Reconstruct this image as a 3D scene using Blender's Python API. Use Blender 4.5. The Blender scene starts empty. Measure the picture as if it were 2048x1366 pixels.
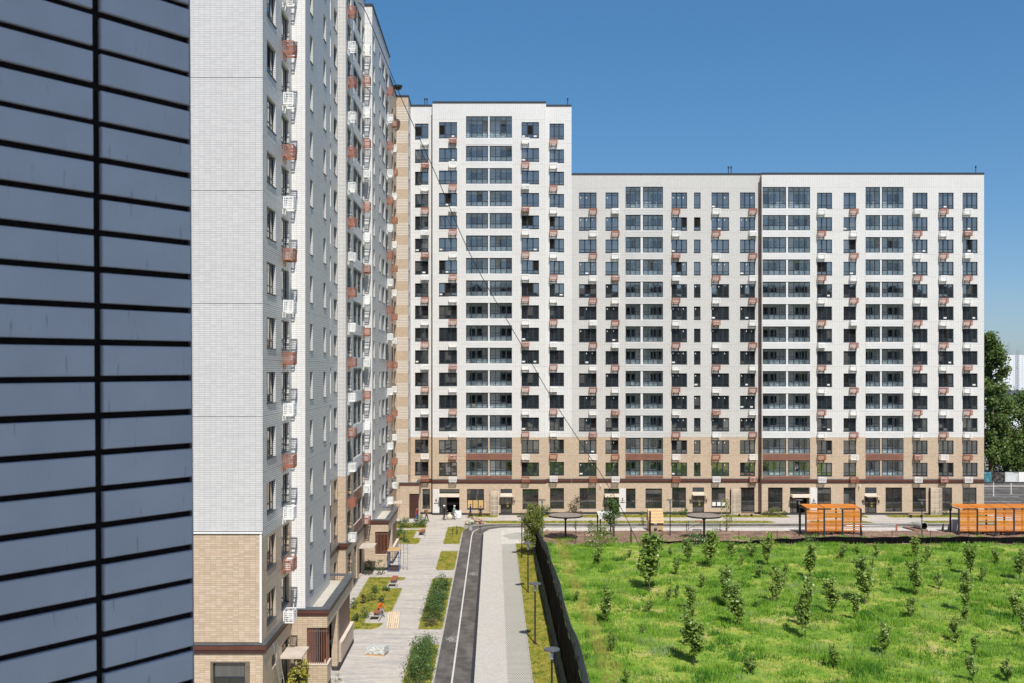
import bpy, bmesh, math, random
import numpy as np
from mathutils import Vector, Matrix

random.seed(7)
rng = np.random.default_rng(7)
R = math.radians
S = bpy.context.scene
COL = S.collection

# ------------------------------------------------------------------ camera, sky, sun, exposure
FPX = 1991.0            # focal length in photo pixels (35 mm on a 36 mm sensor)
VX, HY = 988.0, 742.0   # where straight ahead and the horizon fall in the photo
EYE = 18.6              # the camera stands on about the sixth floor
cam_d = bpy.data.cameras.new('camera')
cam = bpy.data.objects.new('camera', cam_d)
COL.objects.link(cam)
cam.location = (0, 0, EYE)
cam.rotation_euler = (R(90), 0, 0)
cam_d.lens = 35.0
cam_d.sensor_width = 36.0
cam_d.shift_x = (1024 - VX) / 2048
cam_d.shift_y = (HY - 683) / 2048
cam_d.clip_start = 0.1
cam_d.clip_end = 6000
cam_d.dof.use_dof = True
cam_d.dof.focus_distance = 110
cam_d.dof.aperture_fstop = 8.0
S.camera = cam

SUN = Vector((0.11, -0.61, 0.78)).normalized()
EL = math.asin(SUN.z)
world = bpy.data.worlds.new('World')
S.world = world
world.use_nodes = True
wn = world.node_tree
wn.nodes.clear()
sky = wn.nodes.new('ShaderNodeTexSky')
sky.sky_type = 'NISHITA'
sky.sun_disc = False
sky.sun_elevation = EL
sky.sun_rotation = math.atan2(SUN.x, SUN.y)
sky.air_density = 0.8
sky.dust_density = 1.2
sky.ozone_density = 7.0
sky.altitude = 300
bg = wn.nodes.new('ShaderNodeBackground')
bg.inputs[1].default_value = 0.19
wo = wn.nodes.new('ShaderNodeOutputWorld')
hs = wn.nodes.new('ShaderNodeHueSaturation')
hs.inputs['Saturation'].default_value = 1.5
gm = wn.nodes.new('ShaderNodeGamma')          # the lens and film soften the step from zenith to horizon
gm.inputs[1].default_value = 0.58
wn.links.new(sky.outputs[0], gm.inputs[0])
wn.links.new(gm.outputs[0], hs.inputs['Color'])
wn.links.new(hs.outputs[0], bg.inputs[0])
wn.links.new(bg.outputs[0], wo.inputs[0])
sun_d = bpy.data.lights.new('sun', 'SUN')
sun_d.energy = 4.15
sun_d.angle = R(0.53)
sun_d.color = (1.0, 0.955, 0.88)
sun_o = bpy.data.objects.new('sun', sun_d)
COL.objects.link(sun_o)
sun_o.rotation_euler = SUN.to_track_quat('Z', 'Y').to_euler()
sun_o.location = SUN * 300
S.view_settings.view_transform = 'Standard'
S.view_settings.look = 'None'
S.view_settings.exposure = 0.3
S.view_settings.gamma = 1.0
S.view_settings.use_curve_mapping = False
S.cycles.max_bounces = 6
S.cycles.transparent_max_bounces = 12
S.cycles.use_denoising = True


def ground_at(px, py):      # photo pixel -> point of the ground
    k = EYE / (py - HY)
    return ((px - VX) * k, FPX * k)


# ------------------------------------------------------------------ materials
def new_mat(name):
    m = bpy.data.materials.new(name)
    m.use_nodes = True
    nt = m.node_tree
    nt.nodes.clear()
    out = nt.nodes.new('ShaderNodeOutputMaterial')
    return m, nt, out


class G:
    """small helper for wiring nodes"""
    def __init__(s, nt):
        s.nt = nt

    def n(s, t, **kw):
        node = s.nt.nodes.new(t)
        for k, v in kw.items():
            setattr(node, k, v)
        return node

    def put(s, sock, v):
        if isinstance(v, bpy.types.NodeSocket):
            s.nt.links.new(v, sock)
        elif v is not None:
            sock.default_value = v

    def math(s, op, a, b=None, c=None):
        n = s.n('ShaderNodeMath', operation=op)
        for i, v in enumerate((a, b, c)):
            if v is not None:
                s.put(n.inputs[i], v)
        return n.outputs[0]

    def mix(s, f, a, b, blend='MIX'):
        n = s.n('ShaderNodeMix', data_type='RGBA', blend_type=blend)
        s.put(n.inputs[0], f)
        s.put(n.inputs[6], a if isinstance(a, bpy.types.NodeSocket) else (*a[:3], 1))
        s.put(n.inputs[7], b if isinstance(b, bpy.types.NodeSocket) else (*b[:3], 1))
        return n.outputs[2]

    def noise(s, vec, scale, detail=3, rough=.55):
        n = s.n('ShaderNodeTexNoise')
        s.put(n.inputs['Vector'], vec)
        n.inputs['Scale'].default_value = scale
        n.inputs['Detail'].default_value = detail
        n.inputs['Roughness'].default_value = rough
        return n.outputs[0]

    def ramp(s, f, stops, interp='LINEAR'):
        n = s.n('ShaderNodeValToRGB')
        n.color_ramp.interpolation = interp
        e = n.color_ramp.elements
        while len(e) < len(stops):
            e.new(0.5)
        for i, (p, c) in enumerate(stops):
            e[i].position = p
            e[i].color = (*c, 1) if not isinstance(c, (int, float)) else (c, c, c, 1)
        s.put(n.inputs[0], f)
        return n.outputs[0]

    def pos(s):
        return s.n('ShaderNodeNewGeometry').outputs['Position']

    def xyz(s, v):
        n = s.n('ShaderNodeSeparateXYZ')
        s.put(n.inputs[0], v)
        return n.outputs

    def vec(s, x=0, y=0, z=0):
        n = s.n('ShaderNodeCombineXYZ')
        for i, v in enumerate((x, y, z)):
            s.put(n.inputs[i], v)
        return n.outputs[0]

    def scale(s, v, sc):
        n = s.n('ShaderNodeMapping')
        s.put(n.inputs[0], v)
        n.inputs['Scale'].default_value = sc
        return n.outputs[0]

    def white(s, v):
        n = s.n('ShaderNodeTexWhiteNoise', noise_dimensions='3D')
        s.put(n.inputs[0], v)
        return n.outputs[0]

    def bump(s, h, strength, dist=.02):
        n = s.n('ShaderNodeBump')
        n.inputs['Strength'].default_value = strength
        n.inputs['Distance'].default_value = dist
        s.put(n.inputs['Height'], h)
        return n.outputs[0]

    def bsdf(s, col, rough=.8, spec=.3, metal=0.0, normal=None, **kw):
        n = s.n('ShaderNodeBsdfPrincipled')
        s.put(n.inputs['Base Color'], col if isinstance(col, bpy.types.NodeSocket) else (*col[:3], 1))
        s.put(n.inputs['Roughness'], rough)
        n.inputs['Specular IOR Level'].default_value = spec
        n.inputs['Metallic'].default_value = metal
        if normal is not None:
            s.put(n.inputs['Normal'], normal)
        return n.outputs[0]


MATS = {}


def simple(name, col, rough=.7, spec=.3, metal=0.0, var=.12, scale=3.0, bump=0.0, speck=0.0):
    """painted or raw surface with uneven tone, a little dirt and fine relief"""
    if name in MATS:
        return MATS[name]
    m, nt, out = new_mat(name)
    g = G(nt)
    p = g.pos()
    a = g.noise(p, scale, 4)
    lo = tuple(c * (1 - var) for c in col)
    hi = tuple(min(1, c * (1 + var)) for c in col)
    c = g.mix(g.ramp(a, [(.3, 0.0), (.7, 1.0)]), lo, hi)
    if speck:
        b = g.noise(p, scale * 23, 2)
        c = g.mix(g.ramp(b, [(.55, 0.0), (.75, speck)]), c, tuple(x * .45 for x in col))
    nrm = g.bump(g.noise(p, scale * 14, 3), bump) if bump else None
    nt.links.new(g.bsdf(c, rough, spec, metal, nrm), out.inputs[0])
    MATS[name] = m
    return m


def tile_mat(name, col, var=.05, mortar=(.10, .098, .095), tw=.29, th=.1115, jw=.017, joint=True, col2=None, stripe=False,
             rough=.35, alt=None):
    """stack bonded facade tiles: tone differs tile by tile, dark joints, a joint at every storey"""
    m, nt, out = new_mat(name)
    g = G(nt)
    p = g.pos()
    x, y, z = g.xyz(p)
    u = g.math('DIVIDE', g.math('ADD', x, y), tw)
    w = g.math('DIVIDE', z, th)
    fu, fw = g.math('FLOOR', u), g.math('FLOOR', w)
    rnd = g.white(g.vec(fu, fw, 3.7))
    rnd2 = g.white(g.vec(fw, fu, 9.1))
    c = g.mix(rnd, tuple(k * (1 - var) for k in col), tuple(min(1, k * (1 + var)) for k in col))
    if col2:
        c = g.mix(g.ramp(rnd2, [(.62, 0.0), (.8, .85)]), c, col2)
    if alt:
        c = g.mix(g.ramp(rnd2, [(.0, .5), (.12, .0)]), c, alt)
    if stripe:
        zone = g.math('LESS_THAN', g.math('FRACT', g.math('DIVIDE', g.math('SUBTRACT', z, .9), 2.9)), .58)
        even = g.math('LESS_THAN', g.math('FRACT', g.math('DIVIDE', z, .2)), .42)
        c = g.mix(g.math('MULTIPLY', zone, even), c, (.78, .77, .74))
    # rain streaks and dust
    streak = g.noise(g.scale(p, (1.1, 1.1, .06)), 1.6, 4)
    c = g.mix(g.ramp(streak, [(.52, 0.0), (.85, .05)]), c, (.30, .28, .26))
    cloud = g.noise(p, .12, 3)
    c = g.mix(g.ramp(cloud, [(.35, .07), (.65, 0.0)]), c, (.35, .33, .32))
    pan = g.white(g.vec(g.math('FLOOR', g.math('DIVIDE', g.math('ADD', x, y), 3.19)), g.math('FLOOR', g.math('DIVIDE', g.math('SUBTRACT', z, 19.16 - 29.0), 2.9)), 5.5))
    c = g.mix(g.math('MULTIPLY', pan, .07), c, (.38, .37, .36))
    if joint:
        ju = g.math('LESS_THAN', g.math('FRACT', u), jw * .55 / tw)
        jz = g.math('LESS_THAN', g.math('FRACT', w), jw * 1.2 / th)
        j = g.math('MAXIMUM', ju, jz)
        c = g.mix(g.math('MULTIPLY', j, .9), c, mortar)
        fl = g.math('LESS_THAN', g.math('FRACT', g.math('DIVIDE', g.math('SUBTRACT', z, 19.16 - 29.0), 2.9)), .034 / 2.9)
        c = g.mix(g.math('MULTIPLY', fl, .5), c, (.07, .065, .06))
    nrm = g.bump(g.math('ADD', g.noise(p, 9, 3), g.math('MULTIPLY', rnd, .5)), .06, .02)
    r = g.math('ADD', rough, g.math('MULTIPLY', rnd2, .2))
    nt.links.new(g.bsdf(c, r, .35, 0, nrm), out.inputs[0])
    MATS[name] = m
    return m


WHITE = tile_mat('white_tile', (.79, .78, .765), .035)
GREY = tile_mat('pale_grey_tile', (.665, .65, .63), .04)
BEIGE = tile_mat('beige_tile', (.555, .425, .30), .07, mortar=(.22, .18, .145), col2=(.61, .485, .36))
STRIPE = tile_mat('beige_tile_with_white_courses', (.555, .425, .30), .10, mortar=(.24, .19, .15), stripe=True)
TILE_GREY = tile_mat('loose_pale_grey_tile', (.61, .605, .60), .05, joint=False)
TILE_WHITE = tile_mat('loose_white_tile', (.80, .79, .775), .04, joint=False)
TILE_BEIGE = tile_mat('loose_beige_tile', (.555, .425, .30), .08, joint=False, col2=(.62, .50, .375))
MORTAR = simple('dark_mortar', (.13, .125, .12), .95, .1, var=.2, scale=5)
MORTAR_B = simple('brown_mortar', (.17, .135, .10), .95, .1, var=.2, scale=5)
SLATE = simple('slate_frame', (.022, .032, .042), .4, .5, var=.1, scale=2)
BROWN = simple('brown_metal', (.115, .045, .032), .45, .4, var=.14, scale=2)
BROWN_DARK = simple('dark_brown_metal', (.060, .026, .02), .5, .4, var=.15, scale=2)
RUST = simple('rust_red_metal', (.34, .125, .075), .5, .4, var=.14, scale=2.3)
WHITEPAINT = simple('white_paint', (.80, .80, .79), .45, .4, var=.05, scale=2)
DARK_CAP = simple('dark_roof_cap', (.03, .035, .042), .5, .4, var=.2, scale=1.2)
SLAT_BROWN = simple('slat_brown', (.20, .08, .052), .5, .35, var=.14, scale=2)
COPING = simple('grey_sheet_metal', (.12, .135, .15), .42, .5, .35, var=.2, scale=1.2)
ROOFGREY = simple('roof_felt', (.10, .10, .105), .9, .2, var=.25, scale=1.2)
PLASTER = simple('pale_plaster', (.74, .74, .73), .9, .2, var=.07, scale=.8)
CONCRETE = simple('concrete', (.40, .39, .37), .9, .2, var=.14, scale=1.5, bump=.2, speck=.25)
PLINTH = simple('dark_plinth', (.045, .042, .04), .8, .3, var=.2, scale=2)
SIDING_W = simple('white_siding', (.66, .66, .66), .5, .35, var=.05, scale=.9)
SIDING_G = simple('grey_siding', (.56, .555, .55), .5, .35, var=.05, scale=.9)
SIDING_B = simple('red_brown_siding', (.22, .105, .075), .5, .35, var=.16, scale=1.1)
CREAM = simple('cream_metal', (.72, .62, .51), .5, .4, var=.08, scale=1.5)
CANOPY = simple('canopy_panel', (.56, .48, .40), .6, .3, var=.12, scale=2, speck=.2)
BLACK = simple('black_paint', (.018, .018, .02), .45, .45, var=.2, scale=3)
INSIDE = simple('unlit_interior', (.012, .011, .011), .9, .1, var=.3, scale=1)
YELLOW = simple('yellow_sticker', (.75, .60, .08), .6, .3, var=.05)
PAPER = simple('paper', (.74, .73, .70), .8, .2, var=.05)
CARD = simple('cardboard', (.55, .37, .16), .85, .2, var=.15, scale=1.6)
STEEL = simple('bare_steel', (.45, .46, .47), .35, .5, .7, var=.15)


def glass_mat(name, base, fac, curtains=True):
    """window pane of a furnished or empty flat: dark behind, the sky or the opposite block mirrored in front"""
    m, nt, out = new_mat(name)
    g = G(nt)
    p = g.pos()
    rnd = g.n('ShaderNodeObjectInfo').outputs['Random']
    c = g.mix(rnd, tuple(k * .6 for k in base), tuple(k * 1.5 for k in base))
    if curtains:
        fold = g.noise(g.scale(p, (6, 6, .3)), 1.0, 2)
        pale = g.mix(fold, (.05, .052, .05), (.13, .13, .125))
        c = g.mix(g.ramp(rnd, [(.0, 1.0), (.09, 0.0)], 'CONSTANT'), c, pale)
    d = g.bsdf(c, .6, .2)
    gl = g.n('ShaderNodeBsdfGlossy')
    gl.inputs['Color'].default_value = (1.0, .97, .90, 1)
    gl.inputs['Roughness'].default_value = .02
    nrm = g.bump(g.noise(p, .9, 2), .05, .05)
    nt.links.new(nrm, gl.inputs['Normal'])
    fr = g.n('ShaderNodeFresnel')
    fr.inputs['IOR'].default_value = 1.5
    f = g.math('MINIMUM', g.math('ADD', g.math('MULTIPLY', fr.outputs[0], .8), g.math('ADD', fac, g.math('MULTIPLY', rnd, .06))), 1.0)
    mx = g.n('ShaderNodeMixShader')
    nt.links.new(f, mx.inputs[0])
    nt.links.new(d, mx.inputs[1])
    nt.links.new(gl.outputs[0], mx.inputs[2])
    nt.links.new(mx.outputs[0], out.inputs[0])
    MATS[name] = m
    return m


def clear_glass(name, tint, fac, frost=None):
    m, nt, out = new_mat(name)
    g = G(nt)
    p = g.pos()
    tr = g.n('ShaderNodeBsdfTransparent')
    tr.inputs[0].default_value = (*tint, 1)
    base = tr.outputs[0]
    if frost:
        df = g.bsdf(frost[0], .5)
        m2 = g.n('ShaderNodeMixShader')
        m2.inputs[0].default_value = frost[1]
        nt.links.new(base, m2.inputs[1])
        nt.links.new(df, m2.inputs[2])
        base = m2.outputs[0]
    gl = g.n('ShaderNodeBsdfGlossy')
    gl.inputs['Color'].default_value = (1.0, .98, .93, 1)
    gl.inputs['Roughness'].default_value = .02
    nt.links.new(g.bump(g.noise(p, .9, 2), .05, .05), gl.inputs['Normal'])
    rnd = g.n('ShaderNodeObjectInfo').outputs['Random']
    f = g.math('ADD', fac, g.math('MULTIPLY', rnd, .08))
    mx = g.n('ShaderNodeMixShader')
    nt.links.new(f, mx.inputs[0])
    nt.links.new(base, mx.inputs[1])
    nt.links.new(gl.outputs[0], mx.inputs[2])
    nt.links.new(mx.outputs[0], out.inputs[0])
    MATS[name] = m
    return m


GLASS = glass_mat('window_glass', (.018, .021, .024), .24)
GLASS_SHOP = glass_mat('shop_glass', (.012, .015, .016), .07)
GLASS_OPEN = simple('open_sash_dark_room', (.018, .016, .015), .9, .05, var=.3)
GLASS_B = clear_glass('balcony_glass', (.94, .96, .97), .05)
GLASS_BL = clear_glass('balcony_lower_glass', (.78, .86, .89), .04, frost=((.42, .50, .55), .16))


# ------------------------------------------------------------------ mesh building
class MB:
    def __init__(s):
        s.v, s.f, s.m = [], [], []

    def face(s, pts, m=0):
        i = len(s.v)
        s.v += [tuple(p) for p in pts]
        s.f.append(tuple(range(i, i + len(pts))))
        s.m.append(m)

    def box(s, x0, x1, y0, y1, z0, z1, m=0):
        i = len(s.v)
        s.v += [(x0, y0, z0), (x1, y0, z0), (x1, y1, z0), (x0, y1, z0), (x0, y0, z1), (x1, y0, z1), (x1, y1, z1), (x0, y1, z1)]
        for q in ((3, 2, 1, 0), (4, 5, 6, 7), (0, 1, 5, 4), (1, 2, 6, 5), (2, 3, 7, 6), (3, 0, 4, 7)):
            s.f.append(tuple(i + k for k in q))
            s.m.append(m)
        return s

    def cyl(s, p0, p1, r0, r1=None, n=8, m=0, caps=True):
        p0, p1 = Vector(p0), Vector(p1)
        r1 = r0 if r1 is None else r1
        d = (p1 - p0)
        if d.length < 1e-9:
            return s
        q = d.to_track_quat('Z', 'Y')
        i = len(s.v)
        for p, r in ((p0, r0), (p1, r1)):
            for k in range(n):
                a = 2 * math.pi * k / n
                s.v.append(tuple(p + q @ Vector((r * math.cos(a), r * math.sin(a), 0))))
        for k in range(n):
            s.f.append((i + k, i + (k + 1) % n, i + n + (k + 1) % n, i + n + k))
            s.m.append(m)
        if caps:
            s.f.append(tuple(i + k for k in reversed(range(n))))
            s.f.append(tuple(i + n + k for k in range(n)))
            s.m += [m, m]
        return s

    def tube(s, pts, r, n=6, m=0):
        for a, b in zip(pts, pts[1:]):
            s.cyl(a, b, r, r, n, m)
        return s

    def prism(s, poly, z0, z1, m=0):
        n = len(poly)
        i = len(s.v)
        s.v += [(x, y, z0) for x, y in poly] + [(x, y, z1) for x, y in poly]
        s.f.append(tuple(i + k for k in reversed(range(n))))
        s.f.append(tuple(i + n + k for k in range(n)))
        s.m += [m, m]
        for k in range(n):
            s.f.append((i + k, i + (k + 1) % n, i + n + (k + 1) % n, i + n + k))
            s.m.append(m)
        return s

    def ball(s, c, r, n=10, k=6, m=0, squash=(1, 1, 1)):
        i = len(s.v)
        for a in range(k + 1):
            t = math.pi * a / k
            for b in range(n):
                q = 2 * math.pi * b / n
                s.v.append((c[0] + r * squash[0] * math.sin(t) * math.cos(q), c[1] + r * squash[1] * math.sin(t) * math.sin(q), c[2] + r * squash[2] * math.cos(t)))
        for a in range(k):
            for b in range(n):
                s.f.append((i + a * n + b, i + (a + 1) * n + b, i + (a + 1) * n + (b + 1) % n, i + a * n + (b + 1) % n))
                s.m.append(m)
        return s

    def mesh(s, name, *mats, smooth=False):
        me = bpy.data.meshes.new(name)
        me.from_pydata(s.v, [], s.f)
        for k in mats:
            me.materials.append(k)
        if len(mats) > 1:
            me.polygons.foreach_set('material_index', s.m)
        if smooth:
            me.polygons.foreach_set('use_smooth', [True] * len(s.f))
        me.update()
        return me


def np_mesh(name, verts, nper, mat, tint=None):
    """verts (n*nper,3): n separate faces of nper corners each"""
    n = len(verts) // nper
    me = bpy.data.meshes.new(name)
    me.vertices.add(len(verts))
    me.vertices.foreach_set('co', np.asarray(verts, dtype=np.float32).ravel())
    me.loops.add(n * nper)
    me.loops.foreach_set('vertex_index', np.arange(n * nper, dtype=np.int32))
    me.polygons.add(n)
    me.polygons.foreach_set('loop_start', np.arange(0, n * nper, nper, dtype=np.int32))
    if tint is not None:
        at = me.attributes.new('tint', 'FLOAT', 'FACE')
        at.data.foreach_set('value', np.asarray(tint, dtype=np.float32))
    me.materials.append(mat)
    me.update(calc_edges=True)
    return me


def add(name, me, parent=None, loc=(0, 0, 0), rz=0.0, sc=None):
    o = bpy.data.objects.new(name, me)
    COL.objects.link(o)
    o.location = loc
    o.rotation_euler = (0, 0, rz)
    if sc is not None:
        o.scale = (sc, sc, sc) if isinstance(sc, (int, float)) else sc
    if parent is not None:
        o.parent = parent
    return o


def tag(o, label, cat, group=None):
    o['label'] = label
    o['category'] = cat
    if group:
        o['group'] = group
    return o


def thing(name, label, cat, loc=(0, 0, 0), rz=0.0, group=None):
    return tag(add(name, None, None, loc, rz), label, cat, group)


def structure(name, me, loc=(0, 0, 0)):
    o = add(name, me, None, loc)
    o['kind'] = 'structure'
    return o


def stuff(name, me, parent=None, loc=(0, 0, 0)):
    o = add(name, me, parent, loc)
    o['kind'] = 'stuff'
    return o


def children_of(o):
    return KIDS.get(o.name, ())


def copy_thing(src, loc, rz=0.0, label=None, sc=None):
    r = src.copy()
    COL.objects.link(r)
    r.location = loc
    r.rotation_euler = (0, 0, rz)
    if sc is not None:
        r.scale = (sc, sc, sc)
    if label:
        r['label'] = label
    for ch in src.children:
        c = ch.copy()
        COL.objects.link(c)
        c.parent = r
        for gch in ch.children:
            d = gch.copy()
            COL.objects.link(d)
            d.parent = c
    return r


# ------------------------------------------------------------------ parts of a facade
class Face:
    """one flat stretch of a building's facade: u runs along it, y into it, z up"""
    def __init__(s, b, ox, oy, ang=0.0, flip=False):
        s.b, s.ox, s.oy, s.a = b, ox, oy, R(ang)
        s.c, s.s = math.cos(s.a), math.sin(s.a)

    def at(s, u, y, z):
        p = Vector((s.ox + u * s.c - y * s.s, s.oy + u * s.s + y * s.c, z))
        return p - s.b.location

    def put(s, name, me, u=0.0, y=0.0, z=0.0):
        return add(name, me, s.b, s.at(u, y, z), s.a)

    def wall(s, u0, u1, z0, z1, mat, holes=(), depth=.26, name='wall'):
        hs = [h for h in holes if h[0] < u1 - 1e-6 and h[1] > u0 + 1e-6 and h[2] < z1 - 1e-6 and h[3] > z0 + 1e-6]
        us = sorted({round(v, 4) for h in hs for v in h[:2] if u0 < v < u1} | {u0, u1})
        zs = sorted({round(v, 4) for h in hs for v in h[2:4] if z0 < v < z1} | {z0, z1})
        mb = MB()
        ids = {}

        def vid(u, z):
            k = (u, z)
            if k not in ids:
                ids[k] = len(mb.v)
                mb.v.append((u, 0, z))
            return ids[k]
        for a, b in zip(us, us[1:]):
            for c, d in zip(zs, zs[1:]):
                mu, mz = (a + b) / 2, (c + d) / 2
                if any(h[0] < mu < h[1] and h[2] < mz < h[3] for h in hs):
                    continue
                mb.f.append((vid(a, c), vid(b, c), vid(b, d), vid(a, d)))
                mb.m.append(0)
        for h in hs:
            a, b, c, d = h[:4]
            D = h[4] if len(h) > 4 else depth
            for q in (((a, 0, c), (a, D, c), (a, D, d), (a, 0, d)), ((b, 0, c), (b, 0, d), (b, D, d), (b, D, c)),
                      ((a, 0, d), (a, D, d), (b, D, d), (b, 0, d)), ((a, 0, c), (b, 0, c), (b, D, c), (a, D, c))):
                mb.face(q)
        return s.put(name, mb.mesh(name, mat))

    def bar(s, name, u0, u1, y0, y1, z0, z1, mat):
        return s.put(name, MB().box(0, u1 - u0, y0, y1, 0, z1 - z0).mesh(name, mat), u0, 0, z0)


PROTO = {}


def window_meshes(w, h, n, top=False, glass=GLASS, low=.42, mull=.15, frame=.085):
    k = ('w', round(w, 3), round(h, 3), n, top, glass.name, low)
    if k in PROTO:
        return PROTO[k]
    y0, y1 = .15, .23
    mb = MB()
    mb.box(0, frame, y0, y1, 0, h).box(w - frame, w, y0, y1, 0, h)
    mb.box(frame, w - frame, y0, y1, h - frame, h).box(frame, w - frame, y0, y1, 0, frame)
    zt = h - frame
    inner = w - 2 * frame
    pw = (inner - mull * (n - 1)) / n
    rails = [low] if low else []
    if top:
        rails.append(h - .38)
    for z in rails:
        mb.box(frame, w - frame, y0 + .004, y1 - .004, z - .035, z + .035)
    for i in range(1, n):
        x = frame + i * pw + (i - 1) * mull
        mb.box(x, x + mull, y0 - .003, y1 + .003, frame, h - frame)
    mb.box(-.03, w + .03, -.05, y0 + .01, -.03, .012)           # sheet metal sill
    fm = mb.mesh('window', SLATE)
    zs = [frame] + [z for r in rails for z in (r - .035, r + .035)] + [zt]
    panes = []
    for j in range(0, len(zs), 2):
        z0, z1 = zs[j], zs[j + 1]
        nm = 'lower_pane' if (low and j == 0) else ('upper_pane' if top and j == len(zs) - 2 else 'pane')
        key = ('p', round(pw, 3), round(z1 - z0, 3), glass.name)
        for i in range(n):
            if key not in PROTO:
                PROTO[key] = MB().box(0, pw, 0, .03, 0, z1 - z0).mesh('pane', glass)
                PROTO[key + ('open',)] = MB().box(0, pw, 0, .03, 0, z1 - z0).mesh('pane', GLASS_OPEN)
            panes.append((nm, PROTO[key], PROTO[key + ('open',)], (frame + i * (pw + mull), y0 + .02, z0)))
    PROTO[k] = (fm, panes)
    return PROTO[k]


def window(face, u, z, w, h, n, top=False, glass=GLASS, low=.42, openp=.05, mull=.15, stickers=False):
    fm, panes = window_meshes(w, h, n, top, glass, low, mull)
    o = face.put('window', fm, u, 0, z)
    for nm, me, mo, loc in panes:
        op = nm == 'pane' and random.random() < openp
        q = add(nm, mo if op else me, o, loc)
        q.rotation_euler = (random.uniform(-.008, .008), 0, random.uniform(-.012, .012))
        if nm == 'lower_pane' and random.random() < .10:
            ww = random.uniform(.25, .45)
            key = ('film', round(ww, 1))
            if key not in PROTO:
                PROTO[key] = MB().box(0, ww, -.022, -.012, .05, .24).mesh('protective_film', PAPER)
            add('protective_film', PROTO[key], o, loc)
        if nm == 'pane' and stickers and random.random() < .55:
            if 'stk' not in PROTO:
                PROTO['stk'] = MB().box(.10, .19, -.022, -.012, 0, .16).mesh('pane_sticker', PAPER)
            add('pane_sticker', PROTO['stk'], o, (loc[0], loc[1], z_top_of(me) + loc[2] - .32))
    return o


def z_top_of(me):
    return max(v.co.z for v in me.vertices)


def basket_mesh(mat):
    """open metal cage for an outdoor unit: frame, slatted front and sides, two brackets"""
    w, h, d = 1.0, .66, .58
    mb = MB()
    t = .04
    for x in (0, w - t):
        for y in (-.07 - d, -.07 - t):
            mb.box(x, x + t, y, y + t, 0, h)
    for z in (0, h - t):
        mb.box(t, w - t, -.07 - d, -.07 - d + t, z, z + t).box(t, w - t, -.07 - t, -.07, z, z + t)
        for x in (0, w - t):
            mb.box(x, x + t, -.07 - d + t, -.07 - t, z, z + t)
    for i in range(8):                                     # front slats
        z = .045 + i * .075
        mb.box(t, w - t, -.07 - d + .006, -.07 - d + .02, z, z + .030)
    for x in (.22, .50, .78):
        mb.box(x, x + .022, -.07 - d + .021, -.07 - d + .033, t, h - t)
    for x in (.008, w - .02):                              # side slats
        for i in range(6):
            z = .055 + i * .10
            mb.box(x, x + .012, -.07 - d + t, -.07 - t, z, z + .03)
        for y in (-.20, -.40):
            mb.box(x + .001, x + .011, y, y + .025, t, h - t)
    for x in (.20, .80):                                   # brackets back to the wall
        mb.box(x, x + .05, -.07 - d, 0, -.05, -.005)
        mb.box(x, x + .05, -.06, 0, -.30, -.05)
    return mb.mesh('air_conditioner_basket', mat)


BASKET = {True: basket_mesh(RUST), False: basket_mesh(simple('white_basket_paint', (.84, .84, .83), .45, .4, var=.04, scale=2))}


def basket(face, u, z, red):
    o = face.put('air_conditioner_basket', BASKET[bool(red)], u, 0, z)
    if random.random() < .16:
        if 'unit' not in PROTO:
            PROTO['unit'] = MB().box(.12, .92, -.46, -.14, .05, .60).cyl((.40, -.462, .33), (.40, -.475, .33), .21, n=14).mesh('cooling_unit', WHITEPAINT)
        add('cooling_unit', PROTO['unit'], o)
    return o


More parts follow.
